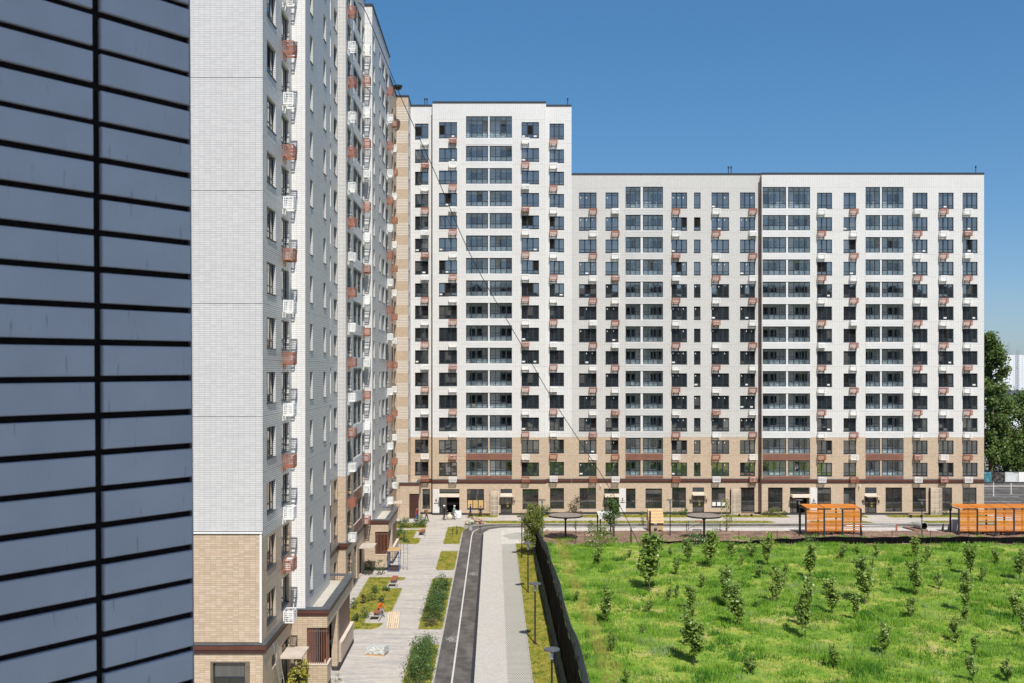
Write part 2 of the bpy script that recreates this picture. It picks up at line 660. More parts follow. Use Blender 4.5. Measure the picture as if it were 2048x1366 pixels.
def balcony_meshes(w, h, p0, p1, n1, n2, top):
    k = ('b', round(w, 3), round(h, 3), round(p0, 3), n1, n2, top)
    if k in PROTO:
        return PROTO[k]
    D = 1.35
    mb = MB()
    # loggia: floor, ceiling, sides and back of a shallow open room
    mb.face([(0, .02, 0), (w, .02, 0), (w, D, 0), (0, D, 0)])
    mb.face([(0, .02, h), (0, D, h), (w, D, h), (w, .02, h)])
    mb.face([(0, .02, 0), (0, D, 0), (0, D, h), (0, .02, h)])
    mb.face([(w, .02, 0), (w, .02, h), (w, D, h), (w, D, 0)])
    mb.face([(0, D, 0), (w, D, 0), (w, D, h), (0, D, h)])
    mb.box((p0 + p1) / 2 - .06, (p0 + p1) / 2 + .06, .3, D - .003, .004, h - .004)      # party wall between the two flats
    loggia = mb.mesh('balcony', PLASTER)
    fb = MB()
    y0, y1 = .06, .12
    panes = []
    low = .62
    for (a, b, n) in ((0, p0, n1), (p1, w, n2)):
        fb.box(a, a + .06, y0, y1, 0, h).box(b - .06, b, y0, y1, 0, h)
        for z in (0, low - .04, h - .12):
            fb.box(a + .06, b - .06, y0 + .002, y1 - .002, z, z + (.09 if 0 < z < h - .2 else (.06 if z == 0 else .12)))
        if top:
            fb.box(a + .06, b - .06, y0 + .002, y1 - .002, h - .62, h - .54)
        pw = (b - a - .12 - .105 * (n - 1)) / n
        for i in range(1, n):
            x = a + .06 + i * pw + (i - 1) * .105
            fb.box(x, x + .105, y0 - .002, y1 + .002, .06, h - .06)
        for i in range(n):
            x = a + .06 + i * (pw + .105)
            spans = [('lower_pane', .06, low - .04, GLASS_BL)]
            if top:
                spans += [('pane', low + .05, h - .62, GLASS_B), ('upper_pane', h - .54, h - .12, GLASS_B)]
            else:
                spans += [('pane', low + .05, h - .12, GLASS_B)]
            for nm, z0, z1, gm in spans:
                key = ('bp', round(pw, 3), round(z1 - z0, 3), gm.name)
                if key not in PROTO:
                    PROTO[key] = MB().box(0, pw, 0, .02, 0, z1 - z0).mesh('pane', gm)
                panes.append((nm, PROTO[key], (x, .08, z0)))
    frame = fb.mesh('glazing_frame', SLATE)
    rl = MB()
    for (a, b) in ((0, p0), (p1, w)):
        rl.box(a + .08, b - .08, .2, .24, .98, 1.03).box(a + .08, b - .08, .2, .24, .10, .14)
        x = a + .12
        while x < b - .12:
            rl.box(x, x + .02, .21, .23, .14, .98)
            x += .145
    rail = rl.mesh('railing', BLACK)
    doors = []
    for (a, b, sgn) in ((0, p0, 1), (p1, w, -1)):
        dw = min(.78, (b - a) * .26)
        xa = a + .16 * (b - a) if sgn > 0 else a + .46 * (b - a)
        for j in range(2):
            x = xa + j * (dw + .12)
            key = ('bd', round(dw, 2), j, round(h, 2))
            if key not in PROTO:
                d2 = MB()
                zl = .02 if j == (0 if sgn > 0 else 1) else .72
                zh = min(h - .35, 2.02)
                d2.box(0, .05, 0, .06, zl, zh, 0).box(dw - .05, dw, 0, .06, zl, zh, 0)
                d2.box(.05, dw - .05, 0, .06, zl, zl + .06, 0).box(.05, dw - .05, 0, .06, zh - .06, zh, 0)
                d2.box(.05, dw - .05, .02, .045, zl + .06, zh - .06, 1)
                PROTO[key] = d2.mesh('balcony_door', simple('door_frame_grey', (.09, .10, .11), .5, .4), GLASS_SHOP)
            doors.append((PROTO[key], (x, D - .065, 0)))
    pil = MB().box(p0 + .05, p1 - .05, .03, .29, 0, h)
    PROTO[k] = (loggia, frame, panes, rail, doors, pil)
    return PROTO[k]


def balcony(face, u, z, w, h, p0, p1, n1, n2, top, pmat, openp=.06):
    loggia, frame, panes, rail, doors, pil = balcony_meshes(w, h, p0, p1, n1, n2, top)
    o = face.put('balcony', loggia, u, 0, z)
    add('glazing_frame', frame, o)
    for nm, me, loc in panes:
        if nm == 'pane' and random.random() < openp:
            continue                                    # this light is slid open
        add(nm, me, o, loc)
    add('railing', rail, o)
    for me, loc in doors:
        add('balcony_door', me, o, loc)
    key = ('pil', round(p0, 3), round(p1, 3), round(h, 3), pmat.name)
    if key not in PROTO:
        PROTO[key] = pil.mesh('pillar', pmat)
    add('pillar', PROTO[key], o)
    if random.random() < .22:                           # something stored on the balcony
        a = random.uniform(.1, .75) * w
        add('storage_box', MB().box(a, a + .5, .5, .9, .004, random.uniform(.4, .9)).mesh('storage_box', random.choice((CARD, PAPER, CONCRETE))), o)
    return o


def siding(face, u, w, ztop, zbot, mat, n=3):
    hh = (ztop - zbot) / n
    key = ('sd', round(w, 3), round(hh, 3), mat.name)
    if key not in PROTO:
        PROTO[key] = MB().box(0, w, -.03, .02, .012, hh - .012).mesh('siding_board', mat)
    for i in range(n):
        face.put('siding_board', PROTO[key], u, 0, zbot + i * hh)


def shop_window(face, u, z, w, h, n=2, sill=True):
    k = ('shop', round(w, 2), round(h, 2), n)
    if k not in PROTO:
        mb = MB()
        f = .06
        mb.box(0, f, .14, .22, 0, h).box(w - f, w, .14, .22, 0, h).box(f, w - f, .14, .22, h - f, h).box(f, w - f, .14, .22, 0, f)
        zt = h * .70
        mb.box(f, w - f, .142, .218, zt, zt + .07)
        pw = (w - 2 * f - .06 * (n - 1)) / n
        for i in range(1, n):
            x = f + i * pw + (i - 1) * .06
            mb.box(x, x + .06, .138, .222, f, zt)
        mb.box(-.03, w + .03, -.05, .15, -.04, .01)
        PROTO[k] = (mb.mesh('shop_window', SLATE), MB().box(0, pw, 0, .03, 0, zt - f).mesh('pane', GLASS_SHOP),
                    MB().box(0, w - 2 * f, 0, .03, 0, h - f - zt - .07).mesh('fanlight', GLASS_SHOP), pw, zt, f)
    me, pm, fm, pw, zt, f = PROTO[k]
    o = face.put('shop_window', me, u, 0, z)
    for i in range(n):
        add('pane', pm, o, (f + i * (pw + .06), .165, f))
    add('fanlight', fm, o, (f, .165, zt + .07))
    return o


def shop_door(face, u, z, w, h, stickers=True):
    """glazed door leaf with a louvred vent above and a small canopy"""
    o = face.put('entrance_door', MB().box(0, .07, .12, .22, 0, h).box(w - .07, w, .12, .22, 0, h).box(.07, w - .07, .12, .22, h - .07, h)
                 .box(w * .30, w * .30 + .06, .13, .21, 0, h - .07).mesh('entrance_door', BLACK), u, 0, z)
    add('pane', MB().box(.07, w * .30, .16, .19, .0, h - .07).box(w * .30 + .06, w - .07, .16, .19, 0, h - .07).mesh('pane', GLASS_SHOP), o)
    if stickers:
        for zz in (1.05, 1.38):
            add('sticker', MB().cyl((w * .62, .158, zz), (w * .62, .150, zz), .13, n=14).mesh('sticker', YELLOW), o)
    return o


def louvre(face, u, z, w, h):
    o = face.put('vent_louvre', MB().box(0, w, .16, .2, 0, h).mesh('vent_louvre', SLATE), u, 0, z)
    n = max(3, int(h / .13))
    key = ('lv', round(w, 2))
    if key not in PROTO:
        PROTO[key] = MB().box(.03, w - .03, .08, .158, 0, .07).mesh('louvre_blade', COPING)
    for i in range(n):
        add('louvre_blade', PROTO[key], o, (0, 0, .02 + i * (h - .05) / n))
    return o


def canopy(face, u0, u1, z, d=.95, t=.09, mat=None):
    o = face.put('canopy', MB().box(0, u1 - u0, -d, -.005, 0, t).mesh('canopy', mat or CANOPY), u0, 0, z)
    return o


def trellis(face, u0, u1, z0, z1):
    """cream steel lattice standing off the wall round a flue, dark sheet metal on its side"""
    w, h = u1 - u0, z1 - z0
    mb = MB()
    n = max(5, int(w / .16))
    for i in range(n + 1):
        x = i * (w - .05) / n
        mb.box(x, x + .065, -.55, -.51, 0, h)
    for j in range(6):
        z = j * (h - .05) / 5
        mb.box(0, w, -.508, -.47, z, z + .05)
    o = face.put('trellis', mb.mesh('trellis', CREAM), u0, 0, z0)
    add('side_sheet', MB().box(-.02, .02, -.465, -.006, 0, h).mesh('side_sheet', BROWN_DARK), o)
    add('side_sheet', MB().box(w - .02, w + .02, -.465, -.006, 0, h).mesh('side_sheet', BROWN_DARK), o)
    return o


def cornice(face, u0, u1, z=4.12, d=.16, endl=0.0, endr=0.0):
    """grey sheet metal ledge over two brown fascia strips"""
    a, b = u0 - endl, u1 + endr
    o = face.put('cornice', MB().box(a, b, -d, -.004, .44, .50).mesh('cornice', COPING), 0, 0, z)
    add('fascia', MB().box(a, b, -d + .03, -.004, .20, .44).mesh('fascia', BROWN), o)
    add('fascia', MB().box(a, b, -d + .06, -.004, 0.0, .19).mesh('fascia', BROWN_DARK), o)
    return o


def letter(face, txt, u, z, size, mat, depth=.02):
    cu = bpy.data.curves.new('t', 'FONT')
    cu.body = txt
    cu.size = size
    cu.extrude = depth
    cu.align_x = 'CENTER'
    t = bpy.data.objects.new('t', cu)
    COL.objects.link(t)
    bpy.context.view_layer.update()
    me = bpy.data.meshes.new_from_object(t.evaluated_get(bpy.context.evaluated_depsgraph_get()))
    bpy.data.objects.remove(t)
    me.transform(Matrix.Rotation(R(90), 4, 'X'))
    me.materials.clear()
    me.materials.append(mat)
    return face.put('house_number', me, u, -.03, z)


def lattice_tiles(face, u0, u1, z0, z1, mat, holes=(), parts=0, name='tile', tw=.29, th=.1115, sub=None):
    """stack bonded tiles as real pieces standing 12 mm proud of the mortar; the first PARTS of them are objects"""
    base = face.ox * face.c + face.oy * face.s if False else None
    off = face.ox + face.oy                         # the tone of a tile follows x + y in the material
    k0 = math.floor((u0 + off) / tw)
    k1 = math.ceil((u1 + off) / tw)
    r0, r1 = math.floor(z0 / th), math.ceil(z1 / th)
    cells = []
    for r in range(r0, r1):
        for k in range(k0, k1):
            a, b = max(u0, k * tw - off + .006), min(u1, (k + 1) * tw - off)
            c, d = max(z0, r * th + .011), min(z1, (r + 1) * th)
            if b - a < .03 or d - c < .03:
                continue
            if any(h[0] < b and h[1] > a and h[2] < d and h[3] > c for h in holes):
                continue
            cells.append((a, b, c, d))
    mid = (u0 + u1) / 2
    single = set()
    if parts:
        order = sorted(range(len(cells)), key=lambda i: -cells[i][1])
        order = [i for i in order if sub is None or sub[0] < cells[i][2] < sub[1]]
        single = set(order[:parts])
    mb = MB()
    for i, (a, b, c, d) in enumerate(cells):
        j = random.uniform(-.0015, .0015)
        if i in single:
            key = ('tile', round(b - a, 3), round(d - c, 3), mat.name)
            if key not in PROTO:
                PROTO[key] = MB().box(0, b - a, -.012, -.001, 0, d - c).mesh(name, mat)
            face.put(name, PROTO[key], a, j, c)
        else:
            i0 = len(mb.v)
            y0, y1 = -.012 + j, 0
            mb.v += [(a, y0, c), (b, y0, c), (b, y0, d), (a, y0, d), (a, y1, c), (b, y1, c), (b, y1, d), (a, y1, d)]
            for q in ((0, 1, 2, 3), (0, 4, 5, 1), (1, 5, 6, 2), (2, 6, 7, 3), (3, 7, 4, 0)):
                mb.f.append(tuple(i0 + t for t in q))
    o = face.put(name + '_field', mb.mesh(name + '_field', mat), 0, 0, 0)
    o['kind'] = 'stuff'
    return o


# ------------------------------------------------------------------ buildings
ZB = 10.02            # beige below, white above


def fx(px, Y):
    return (px - VX) * Y / FPX


def fz(py, Y):
    return EYE + (HY - py) * Y / FPX


def coping(face, u0, u1, z, name='roof_coping'):
    return face.bar(name, u0, u1, -.08, .35, z, z + .20, DARK_CAP)


def banded_wall(face, u0, u1, ztop, upper, holes, lower=BEIGE, split=ZB, z0=0.0):
    face.wall(u0, u1, z0, split, lower, holes)
    face.wall(u0, u1, split, ztop, upper, holes)


def mass(b, x0, x1, y0, y1, z0, z1, name='roof_slab', mat=ROOFGREY):
    return add(name, MB().box(x0, x1, y0, y1, z0, z1).mesh(name, mat), b, -b.location)


def roof_rods(b, pts, z):
    for x, y in pts:
        o = add('roof_rod', MB().cyl((0, 0, 0), (0, 0, .85), .05, n=6).cyl((0, 0, .85), (0, 0, 1.1), .10, n=6).mesh('roof_rod', BLACK), b, Vector((x, y, z)) - b.location)


bB_ = None


def far_block(b, Y, u0, u1, upper, ztop, rows, cols, shops, top_h=2.02):
    """rows: z of the window heads from the top floor down"""
    F = Face(b, 0, Y, 0)
    holes = []
    jobs = []
    for c in cols:
        a, e = fx(c['px'][0], Y), fx(c['px'][1], Y)
        for r, zt in enumerate(rows):
            top = r == 0
            h = top_h if top else 1.70
            zb = zt - h
            if c['k'] == 'w':
                holes.append((a, e, zb, zt))
                jobs.append(('w', a, zb, e - a, h, c['n'], top, c, r))
            else:
                zt2 = zt + (.75 if top else .30)
                if zb > ZB - 2.5 and zb < ZB and zt2 > ZB - .05:
                    zt2 = ZB - .03
                holes.append((a, e, zb, zt2))
                jobs.append(('b', a, zb, e - a, zt2 - zb, c, top, r))
    for s in shops:
        holes.append((fx(s[1], Y), fx(s[2], Y), fz(s[4], Y), fz(s[3], Y), s[5] if len(s) > 5 and isinstance(s[5], float) else .26))
    # loggia openings need no reveal of their own
    hs = [h if not any(j[0] == 'b' and abs(j[1] - h[0]) < 1e-6 and abs(j[2] - h[2]) < 1e-6 for j in jobs) else (*h[:4], .02) for h in holes]
    banded_wall(F, u0, u1, ztop, upper, hs)
    for j in jobs:
        if j[0] == 'w':
            _, a, zb, w, h, n, top, c, r = j
            window(F, a, zb, w, h, n, top, openp=.08, stickers=(b is bB_ and r % 16 != 2))
            if 'ac' in c:
                basket(F, fx(c['ac'], Y), zb - .78, (r % 2 == 0) == c['red0'])
        else:
            _, a, zb, w, h, c, top, r = j
            p0, p1 = fx(c['pil'][0], Y) - a, fx(c['pil'][1], Y) - a
            beige = zb < ZB
            balcony(F, a, zb, w, h, p0, p1, c['n'][0], c['n'][1], top, BEIGE if beige else SIDING_W)
            last = r == len(rows) - 1
            siding(F, a, w, zb - .02, zb - (.62 if last else .88), SIDING_B if beige else (SIDING_G if upper is GREY else SIDING_W))
    for s in shops:
        k, a, e, zt, zb = s[0], fx(s[1], Y), fx(s[2], Y), fz(s[3], Y), fz(s[4], Y)
        if k == 's':
            o = shop_window(F, a, zb, e - a, zt - zb, 2 if e - a < 2.4 else 3)
            if len(s) > 5 and s[5] == 'card':
                for q in range(3):
                    wq = (e - a - .4) / 3
                    add('cardboard_sheet', MB().box(.1 + q * (wq + .1), .1 + q * (wq + .1) + wq, .10, .118, .1, 1.12).mesh('cardboard_sheet', CARD), o)
            if len(s) > 5 and s[5] == 'paper':
                for q in range(3):
                    add('paper_notice', MB().box(.12 + q * .62, .58 + q * .62, .125, .137, .12, .62).mesh('paper_notice', PAPER), o)
        elif k == 'd':
            zd = zb + 2.25
            louvre(F, a, zd + .42, e - a, zt - zd - .42)
            F.bar('door_transom', a, e, .02, .2, zd, zd + .42, CREAM)
            shop_door(F, a, zb, e - a, 2.25)
            canopy(F, a - .1, e + .25, zd + .05, .9)
            for x in (a - .32, e + .28):
                F.put('wall_lamp', MB().box(-.05, .05, -.16, 0, 0, .32).cyl((0, -.1, .33), (0, -.1, .40), .07, n=8).mesh('wall_lamp', BLACK), x, 0, 1.55)
        elif k == 'e':      # main entrance with a deep dark lobby
            zd = zb + 2.15
            F.put('entrance_lobby', MB().box(a - .05 - a, e + .05 - a, 1.3, 1.36, 0, zt - zb).mesh('entrance_lobby', INSIDE), a, 0, zb)
            F.bar('fanlight', a, e, .18, .22, zd + .55, zt, GLASS_SHOP)
            shop_door(F, a + .05, zb, (e - a) * .36, 2.1, False)
            canopy(F, a, e, zd + .1, 1.1, .34, mat=CREAM)
    return F


def pier(F, a, e, zt, num=None):
    o = F.put('white_pier', MB().box(0, e - a, -.05, -.003, 0.28, zt).mesh('white_pier', WHITE), a, 0, 0)
    F.put('plinth', MB().box(-.02, e - a + .02, -.08, -.055, .0, .27).mesh('plinth', PLINTH), a, 0, 0)
    if num:
        letter(F, num, (a + e) / 2, 1.72, .62, simple('sign_grey', (.16, .13, .13), .6)).location.y -= .05
        F.put('sign_line', MB().box(-.30, .30, -.085, -.052, 1.50, 1.58).mesh('sign_line', BLACK), (a + e) / 2, 0, 0)


# --- section with the tall white gable, nearest the corner (A)
YA = 128.6
bA = thing('apartment_building', 'tall white tiled apartment section, taller than the long part to its right, one balcony column', 'apartment building',
           (fx(1000, YA), YA, 0), group='sections of the apartment block across the courtyard')
ROWS_A = [50.76] + [47.39 - 2.9 * i for i in range(15)]
YA2 = 129.35
FA = far_block(bA, YA, fx(865, YA), fx(1092, YA), WHITE, 53.22, ROWS_A, [
    dict(k='w', px=(878, 914), n=3, ac=898, red0=True),
    dict(k='b', px=(932, 1024), pil=(975.5, 980), n=(4, 4)),
    dict(k='w', px=(1043, 1078), n=3, ac=1043, red0=False)], [
    ('e', 879, 919, 978, 1027, 1.25), ('s', 934, 968, 978, 1018, 'card'), ('d', 1001, 1024, 978, 1028), ('s', 1045, 1077, 978, 1017)])
FA2 = far_block(bA, YA2, fx(815, YA2), fx(865, YA), WHITE, 53.0, [z for z in ROWS_A], [
    dict(k='w', px=(830, 857), n=2, ac=842.5, red0=False)], [('s', 845, 860, 978, 1016)])
FA3 = far_block(bA, YA2, fx(1092, YA), fx(1143, YA2), WHITE, 53.0, [z for z in ROWS_A], [
    dict(k='w', px=(1099, 1128), n=3, ac=1099, red0=True)], [('s', 1100, 1128, 976, 1016)])
for F_, u0, u1, z in ((FA, fx(865, YA), fx(1092, YA), 53.22), (FA2, fx(815, YA2), fx(865, YA), 53.0), (FA3, fx(1092, YA), fx(1143, YA2), 53.0)):
    coping(F_, u0, u1, z)
    cornice(F_, u0 if F_ is not FA2 else fx(843, YA2), u1)
    F_.bar('plinth', u0, u1, -.03, -.004, 0, .27, PLINTH)
for ux, an in ((fx(865, YA), -90), (fx(1092, YA), 90)):
    f_ = Face(bA, ux, 0, an)
    f_.wall(YA if an > 0 else -YA2, YA2 if an > 0 else -YA, 0, 53.22, WHITE)
fr = Face(bA, fx(1143, YA2), 0, 90)
fr.wall(YA2, 144, 40, 53.0, WHITE)
pier(FA, fx(866, YA), fx(878.5, YA), fz(978, YA), '4')
trellis(FA, fx(981, YA), fx(997, YA), fz(1031, YA) if False else .05, fz(981, YA))
FA.bar('drain_pipe', fx(865, YA) - .10, fx(865, YA) - .04, .1, .22, 0, 52.6, BLACK)
mass(bA, fx(815, YA2), fx(1143, YA2), YA2 + .4, 144, 52.5, 52.9)
mass(bA, fx(865, YA) + .1, fx(1092, YA) - .1, YA + .4, YA2 + .39, 52.5, 52.9)
mass(bA, fx(815, YA2), fx(1143, YA2), YA + 2.7, 144, 0.3, 52.5, 'core', INSIDE)
roof_rods(bA, [(fx(849, YA2), YA2 + .6), (fx(853.5, YA2), YA2 + .6), (fx(1136, YA2), YA2 + .6)], 53.1)

# --- pale grey section (B)
YB = 129.45
bB = thing('apartment_building', 'pale grey tiled apartment section between the tall white one and the white end one', 'apartment building',
           (fx(1330, YB), YB, 0), group='sections of the apartment block across the courtyard')
bB_ = bB
ROWS_B = [fz(385, YB)] + [38.6 - 2.9 * i for i in range(12)]
ZBt = fz(349.5, YB)
FB = far_block(bB, YB, fx(1143, YA2) + .004, fx(1522, YB), GREY, ZBt, ROWS_B, [
    dict(k='w', px=(1158, 1193), n=3, ac=1178, red0=True),
    dict(k='w', px=(1211, 1237), n=2, ac=1222.5, red0=False),
    dict(k='b', px=(1251, 1326), pil=(1280.5, 1286.5), n=(3, 4)),
    dict(k='w', px=(1343, 1374), n=3, ac=1343.5, red0=True),
    dict(k='w', px=(1388, 1401), n=1),
    dict(k='w', px=(1423, 1458), n=3, ac=1423.5, red0=False),
    dict(k='w', px=(1480, 1510), n=3, ac=1497, red0=True)], [
    ('s', 1159, 1192, 976, 1016), ('e', 1208, 1238, 977, 1027, 1.25), ('s', 1252, 1271, 977, 1015), ('s', 1291, 1324, 977, 1015),
    ('s', 1344, 1372, 975, 1014), ('d', 1385, 1408, 975, 1025), ('s', 1423, 1451, 975, 1014, 'paper'), ('s', 1480.5, 1509, 975, 1022)])
coping(FB, fx(1143, YB), fx(1522, YB), ZBt)
cornice(FB, fx(1144, YB), fx(1522, YB))
FB.bar('plinth', fx(1144, YB), fx(1522, YB), -.03, -.004, 0, .27, PLINTH)
pier(FB, fx(1238.4, YB), fx(1251.5, YB), fz(977, YB), '5')
trellis(FB, fx(1461, YB), fx(1479.5, YB), .05, fz(977, YB))
mass(bB, fx(1143, YB), fx(1522, YB), YB + .05, 145, ZBt - .6, ZBt - .25)
mass(bB, fx(1143, YB), fx(1522, YB), YB + 2.0, 145, .3, ZBt - .6, 'core', INSIDE)
roof_rods(bB, [(fx(1459, YB), YB + .6), (fx(1464.5, YB), YB + .6)], ZBt + .1)
FB.put('security_camera', MB().box(-.06, .06, -.3, 0, .1, .2).box(-.05, .05, -.42, -.12, -.02, .08).mesh('security_camera', WHITEPAINT), fx(1201, YB), 0, fz(972, YB))

# --- white end section (C)
YC = 128.75
bC = thing('apartment_building', 'white tiled end section of the long apartment block, two balcony columns, trees beside its corner', 'apartment building',
           (fx(1745, YC), YC, 0), group='sections of the apartment block across the courtyard')
ZCt = fz(348.5, YC)
ROWS_C = [fz(385.4, YC)] + [38.5 - 2.888 * i for i in range(12)]
UC0, UC1 = fx(1523.5, YC), fx(1968, YC)
FC = far_block(bC, YC, UC0, UC1, WHITE, ZCt, ROWS_C, [
    dict(k='b', px=(1525, 1620), pil=(1571.5, 1577), n=(4, 4)),
    dict(k='w', px=(1634, 1664), n=3, ac=1634, red0=False),
    dict(k='w', px=(1687, 1712), n=2, ac=1698.5, red0=True),
    dict(k='b', px=(1731, 1807), pil=(1759.5, 1764.5), n=(3, 4)),
    dict(k='w', px=(1825, 1855), n=3, ac=1825.5, red0=False),
    dict(k='w', px=(1877, 1907), n=3, ac=1877.5, red0=True),
    dict(k='w', px=(1925, 1955), n=3, ac=1925.5, red0=False)], [
    ('s', 1536, 1565, 975, 1022), ('e', 1580, 1619, 975, 1028, 1.25), ('s', 1634.5, 1662, 975, 1018), ('s', 1687, 1711, 975, 1018),
    ('d', 1730, 1753, 975, 1028), ('s', 1771, 1804, 975, 1022), ('s', 1825, 1852, 975, 1022), ('s', 1881, 1904, 975, 1020), ('s', 1925, 1953, 975, 1020)])
coping(FC, UC0, UC1, ZCt)
cornice(FC, UC0, UC1)
FC.bar('plinth', UC0, UC1, -.03, -.004, 0, .27, PLINTH)
pier(FC, fx(1620.4, YC), fx(1634, YC), fz(975, YC), '6')
trellis(FC, fx(1858, YC), fx(1880, YC), .05, fz(975, YC))
fl = Face(bC, UC0, 0, -90)
fl.wall(-YB, -YC, 0, ZBt, WHITE)
for r, zt in enumerate(ROWS_C):
    fl.bar('corner_glazing', -YC - .66, -YC - .03, -.02, -.003, zt - (2.0 if r == 0 else 1.68), zt + .3, GLASS_SHOP)
FC.bar('drain_pipe', UC0 - .2, UC0 - .06, .18, .30, 0, ZCt - .4, BROWN_DARK)
fr = Face(bC, UC1, 0, 90)
fr.wall(YC, 145, 0, ZCt, GREY)
mass(bC, UC0 + .02, UC1 - .02, YC + .05, 145, ZCt - .6, ZCt - .25)
mass(bC, UC0 + .02, UC1 - .02, YC + 2.0, 145, .3, ZCt - .6, 'core', INSIDE)
roof_rods(bC, [(fx(1956, YC), YC + .6)], ZCt + .1)
FC.put('security_camera', MB().box(-.06, .06, -.3, 0, .1, .2).box(-.05, .05, -.42, -.12, -.02, .08).mesh('security_camera', WHITEPAINT), fx(1718, YC), 0, fz(973, YC))

# ------------------------------------------------------------------ the receding block at left
ROWS_L = {k: 18.55 + 2.9 * k for k in range(-4, 12)}
ZL = 53.2


def side_windows(F, cols, ks=None, glass=GLASS):
    """cols: dict(k,u0,u1,n,ac,red_even). returns holes; call before wall"""
    holes, jobs = [], []
    for c in cols:
        for k, zt in ROWS_L.items():
            if ks and not (ks[0] <= k <= ks[1]):
                continue
            zb = zt - 1.66
            if c['k'] == 'b':
                z2 = zt + .28
                if zb < ZB < z2:
                    z2 = ZB - .03
                holes.append((c['u'][0], c['u'][1], zb, z2, .02))
                jobs.append((c, k, zb, z2))
            else:
                holes.append((c['u'][0], c['u'][1], zb, zt))
                jobs.append((c, k, zb, zt))
    return holes, jobs


def side_fill(F, jobs, glass=GLASS):
    for c, k, zb, zt in jobs:
        a, w = c['u'][0], c['u'][1] - c['u'][0]
        if c['k'] == 'b':
            p = c.get('pil', (w * .48, w * .52))
            balcony(F, a, zb, w, zt - zb, p[0], p[1], 3, 3, False, BEIGE if zb < ZB else SIDING_W)
            siding(F, a, w, zb - .02, zb - .9, SIDING_B if zb < ZB else SIDING_W)
        else:
            window(F, a, zb, w, zt - zb, c['n'], glass=glass, low=.45 if c['n'] > 1 else .5, openp=.05)
            if 'ac' in c:
                basket(F, c['ac'], zb - .78, (k % 2 == 0) == c['red_even'])


bL = thing('apartment_building', 'nearest receding apartment section with a broad pale tiled end wall over beige brick', 'apartment building',
           (-14, 56, 0), group='sections of the tall receding apartment block')
# end wall facing the camera, tiles as real pieces
YE = 51.1
XE = -11.85
FE = Face(bL, 0, YE, 0)
end_holes = [(fx(426, YE), fx(490, YE), .9, fz(1326, YE))]
FE.wall(-16.2, XE, 0, ZB + .3, MORTAR_B, end_holes)
FE.wall(-16.2, XE, ZB + .3, ZL, MORTAR)
FE.wall(-32.2, -16.2, 0, ZB + .3, BEIGE)
FE.wall(-32.2, -16.2, ZB + .3, ZL, GREY)
lattice_tiles(FE, -16.2, XE - .18, 4.66, ZB + .22, TILE_BEIGE, parts=300, name='brick')
lattice_tiles(FE, -16.2, XE - .02, 0, 4.1, TILE_BEIGE, holes=end_holes, parts=0, name='lower_brick')
lattice_tiles(FE, -16.2, XE - .02, ZB + .32, 41.0, TILE_GREY, name='tile')
FE.bar('drip_rail', -32, XE - .03, -.07, -.013, ZB + .235, ZB + .315, WHITEPAINT)
FE.bar('drip_rail', -32, XE - .03, -.05, -.012, ZB + .20, ZB + .232, BLACK)
FE.bar('corner_trim', XE - .17, XE - .06, -.05, -.002, 4.66, ZB + .19, WHITEPAINT)
for k in range(-3, 8):                                   # open joint at every second storey
    z = 19.16 + 2.9 * 2 * k - 5.8 + 2.9 * 1.0
    if ZB + 1 < z < 40:
        FE.bar('movement_joint', -16.2, XE - .02, -.0165, -.002, z - .008, z + .008, PLINTH)
shop_window(FE, end_holes[0][0], .9, end_holes[0][1] - end_holes[0][0], end_holes[0][3] - .9, 2)
cornice(FE, -32, XE, endr=.16)
F1 = Face(bL, XE, 0, 90)
h1, j1 = side_windows(F1, [dict(k='w', u=(51.95, 54.05), n=3), dict(k='w', u=(55.5, 57.5), n=3, ac=55.6, red_even=False)])
g1 = [(55.6, 57.7, .3, 3.3), (53.1, 54.3, 2.65, 3.4)]
banded_wall(F1, YE, 58.25, ZL, GREY, h1 + g1)
side_fill(F1, j1)
shop_window(F1, 55.6, .3, 2.1, 3.0, 2)
louvre(F1, 53.1, 2.65, 1.2, .75)
cornice(F1, YE, 58.25)
canopy(F1, 54.9, 57.1, 2.72, 1.25, .08)
YS = 58.25
XS = -11.03
F2 = Face(bL, 0, YS, 0)
F2.wall(XE, XS, 0, ZL, MORTAR)
lattice_tiles(F2, XE + .01, XS - .01, 4.5, 45, TILE_WHITE, name='tile')
F3 = Face(bL, XS, 0, 90)
h3, j3 = side_windows(F3, [dict(k='w', u=(59.7, 60.6), n=1), dict(k='w', u=(64.4, 65.35), n=1)])
F3.wall(YS, 66.95, 0, ZL, GREY, h3)
side_fill(F3, j3)
coping(F3, YS, 66.95, ZL)
mass(bL, -32, XE - .4, YE + .05, 70, ZL - .6, ZL - .25)
mass(bL, -32, XE - .45, YE + .5, 70, .3, ZL - .6, 'core', INSIDE)
mass(bL, XE - .44, XS - .3, YS + .3, 66.9, .3, ZL - .6, 'core', INSIDE)

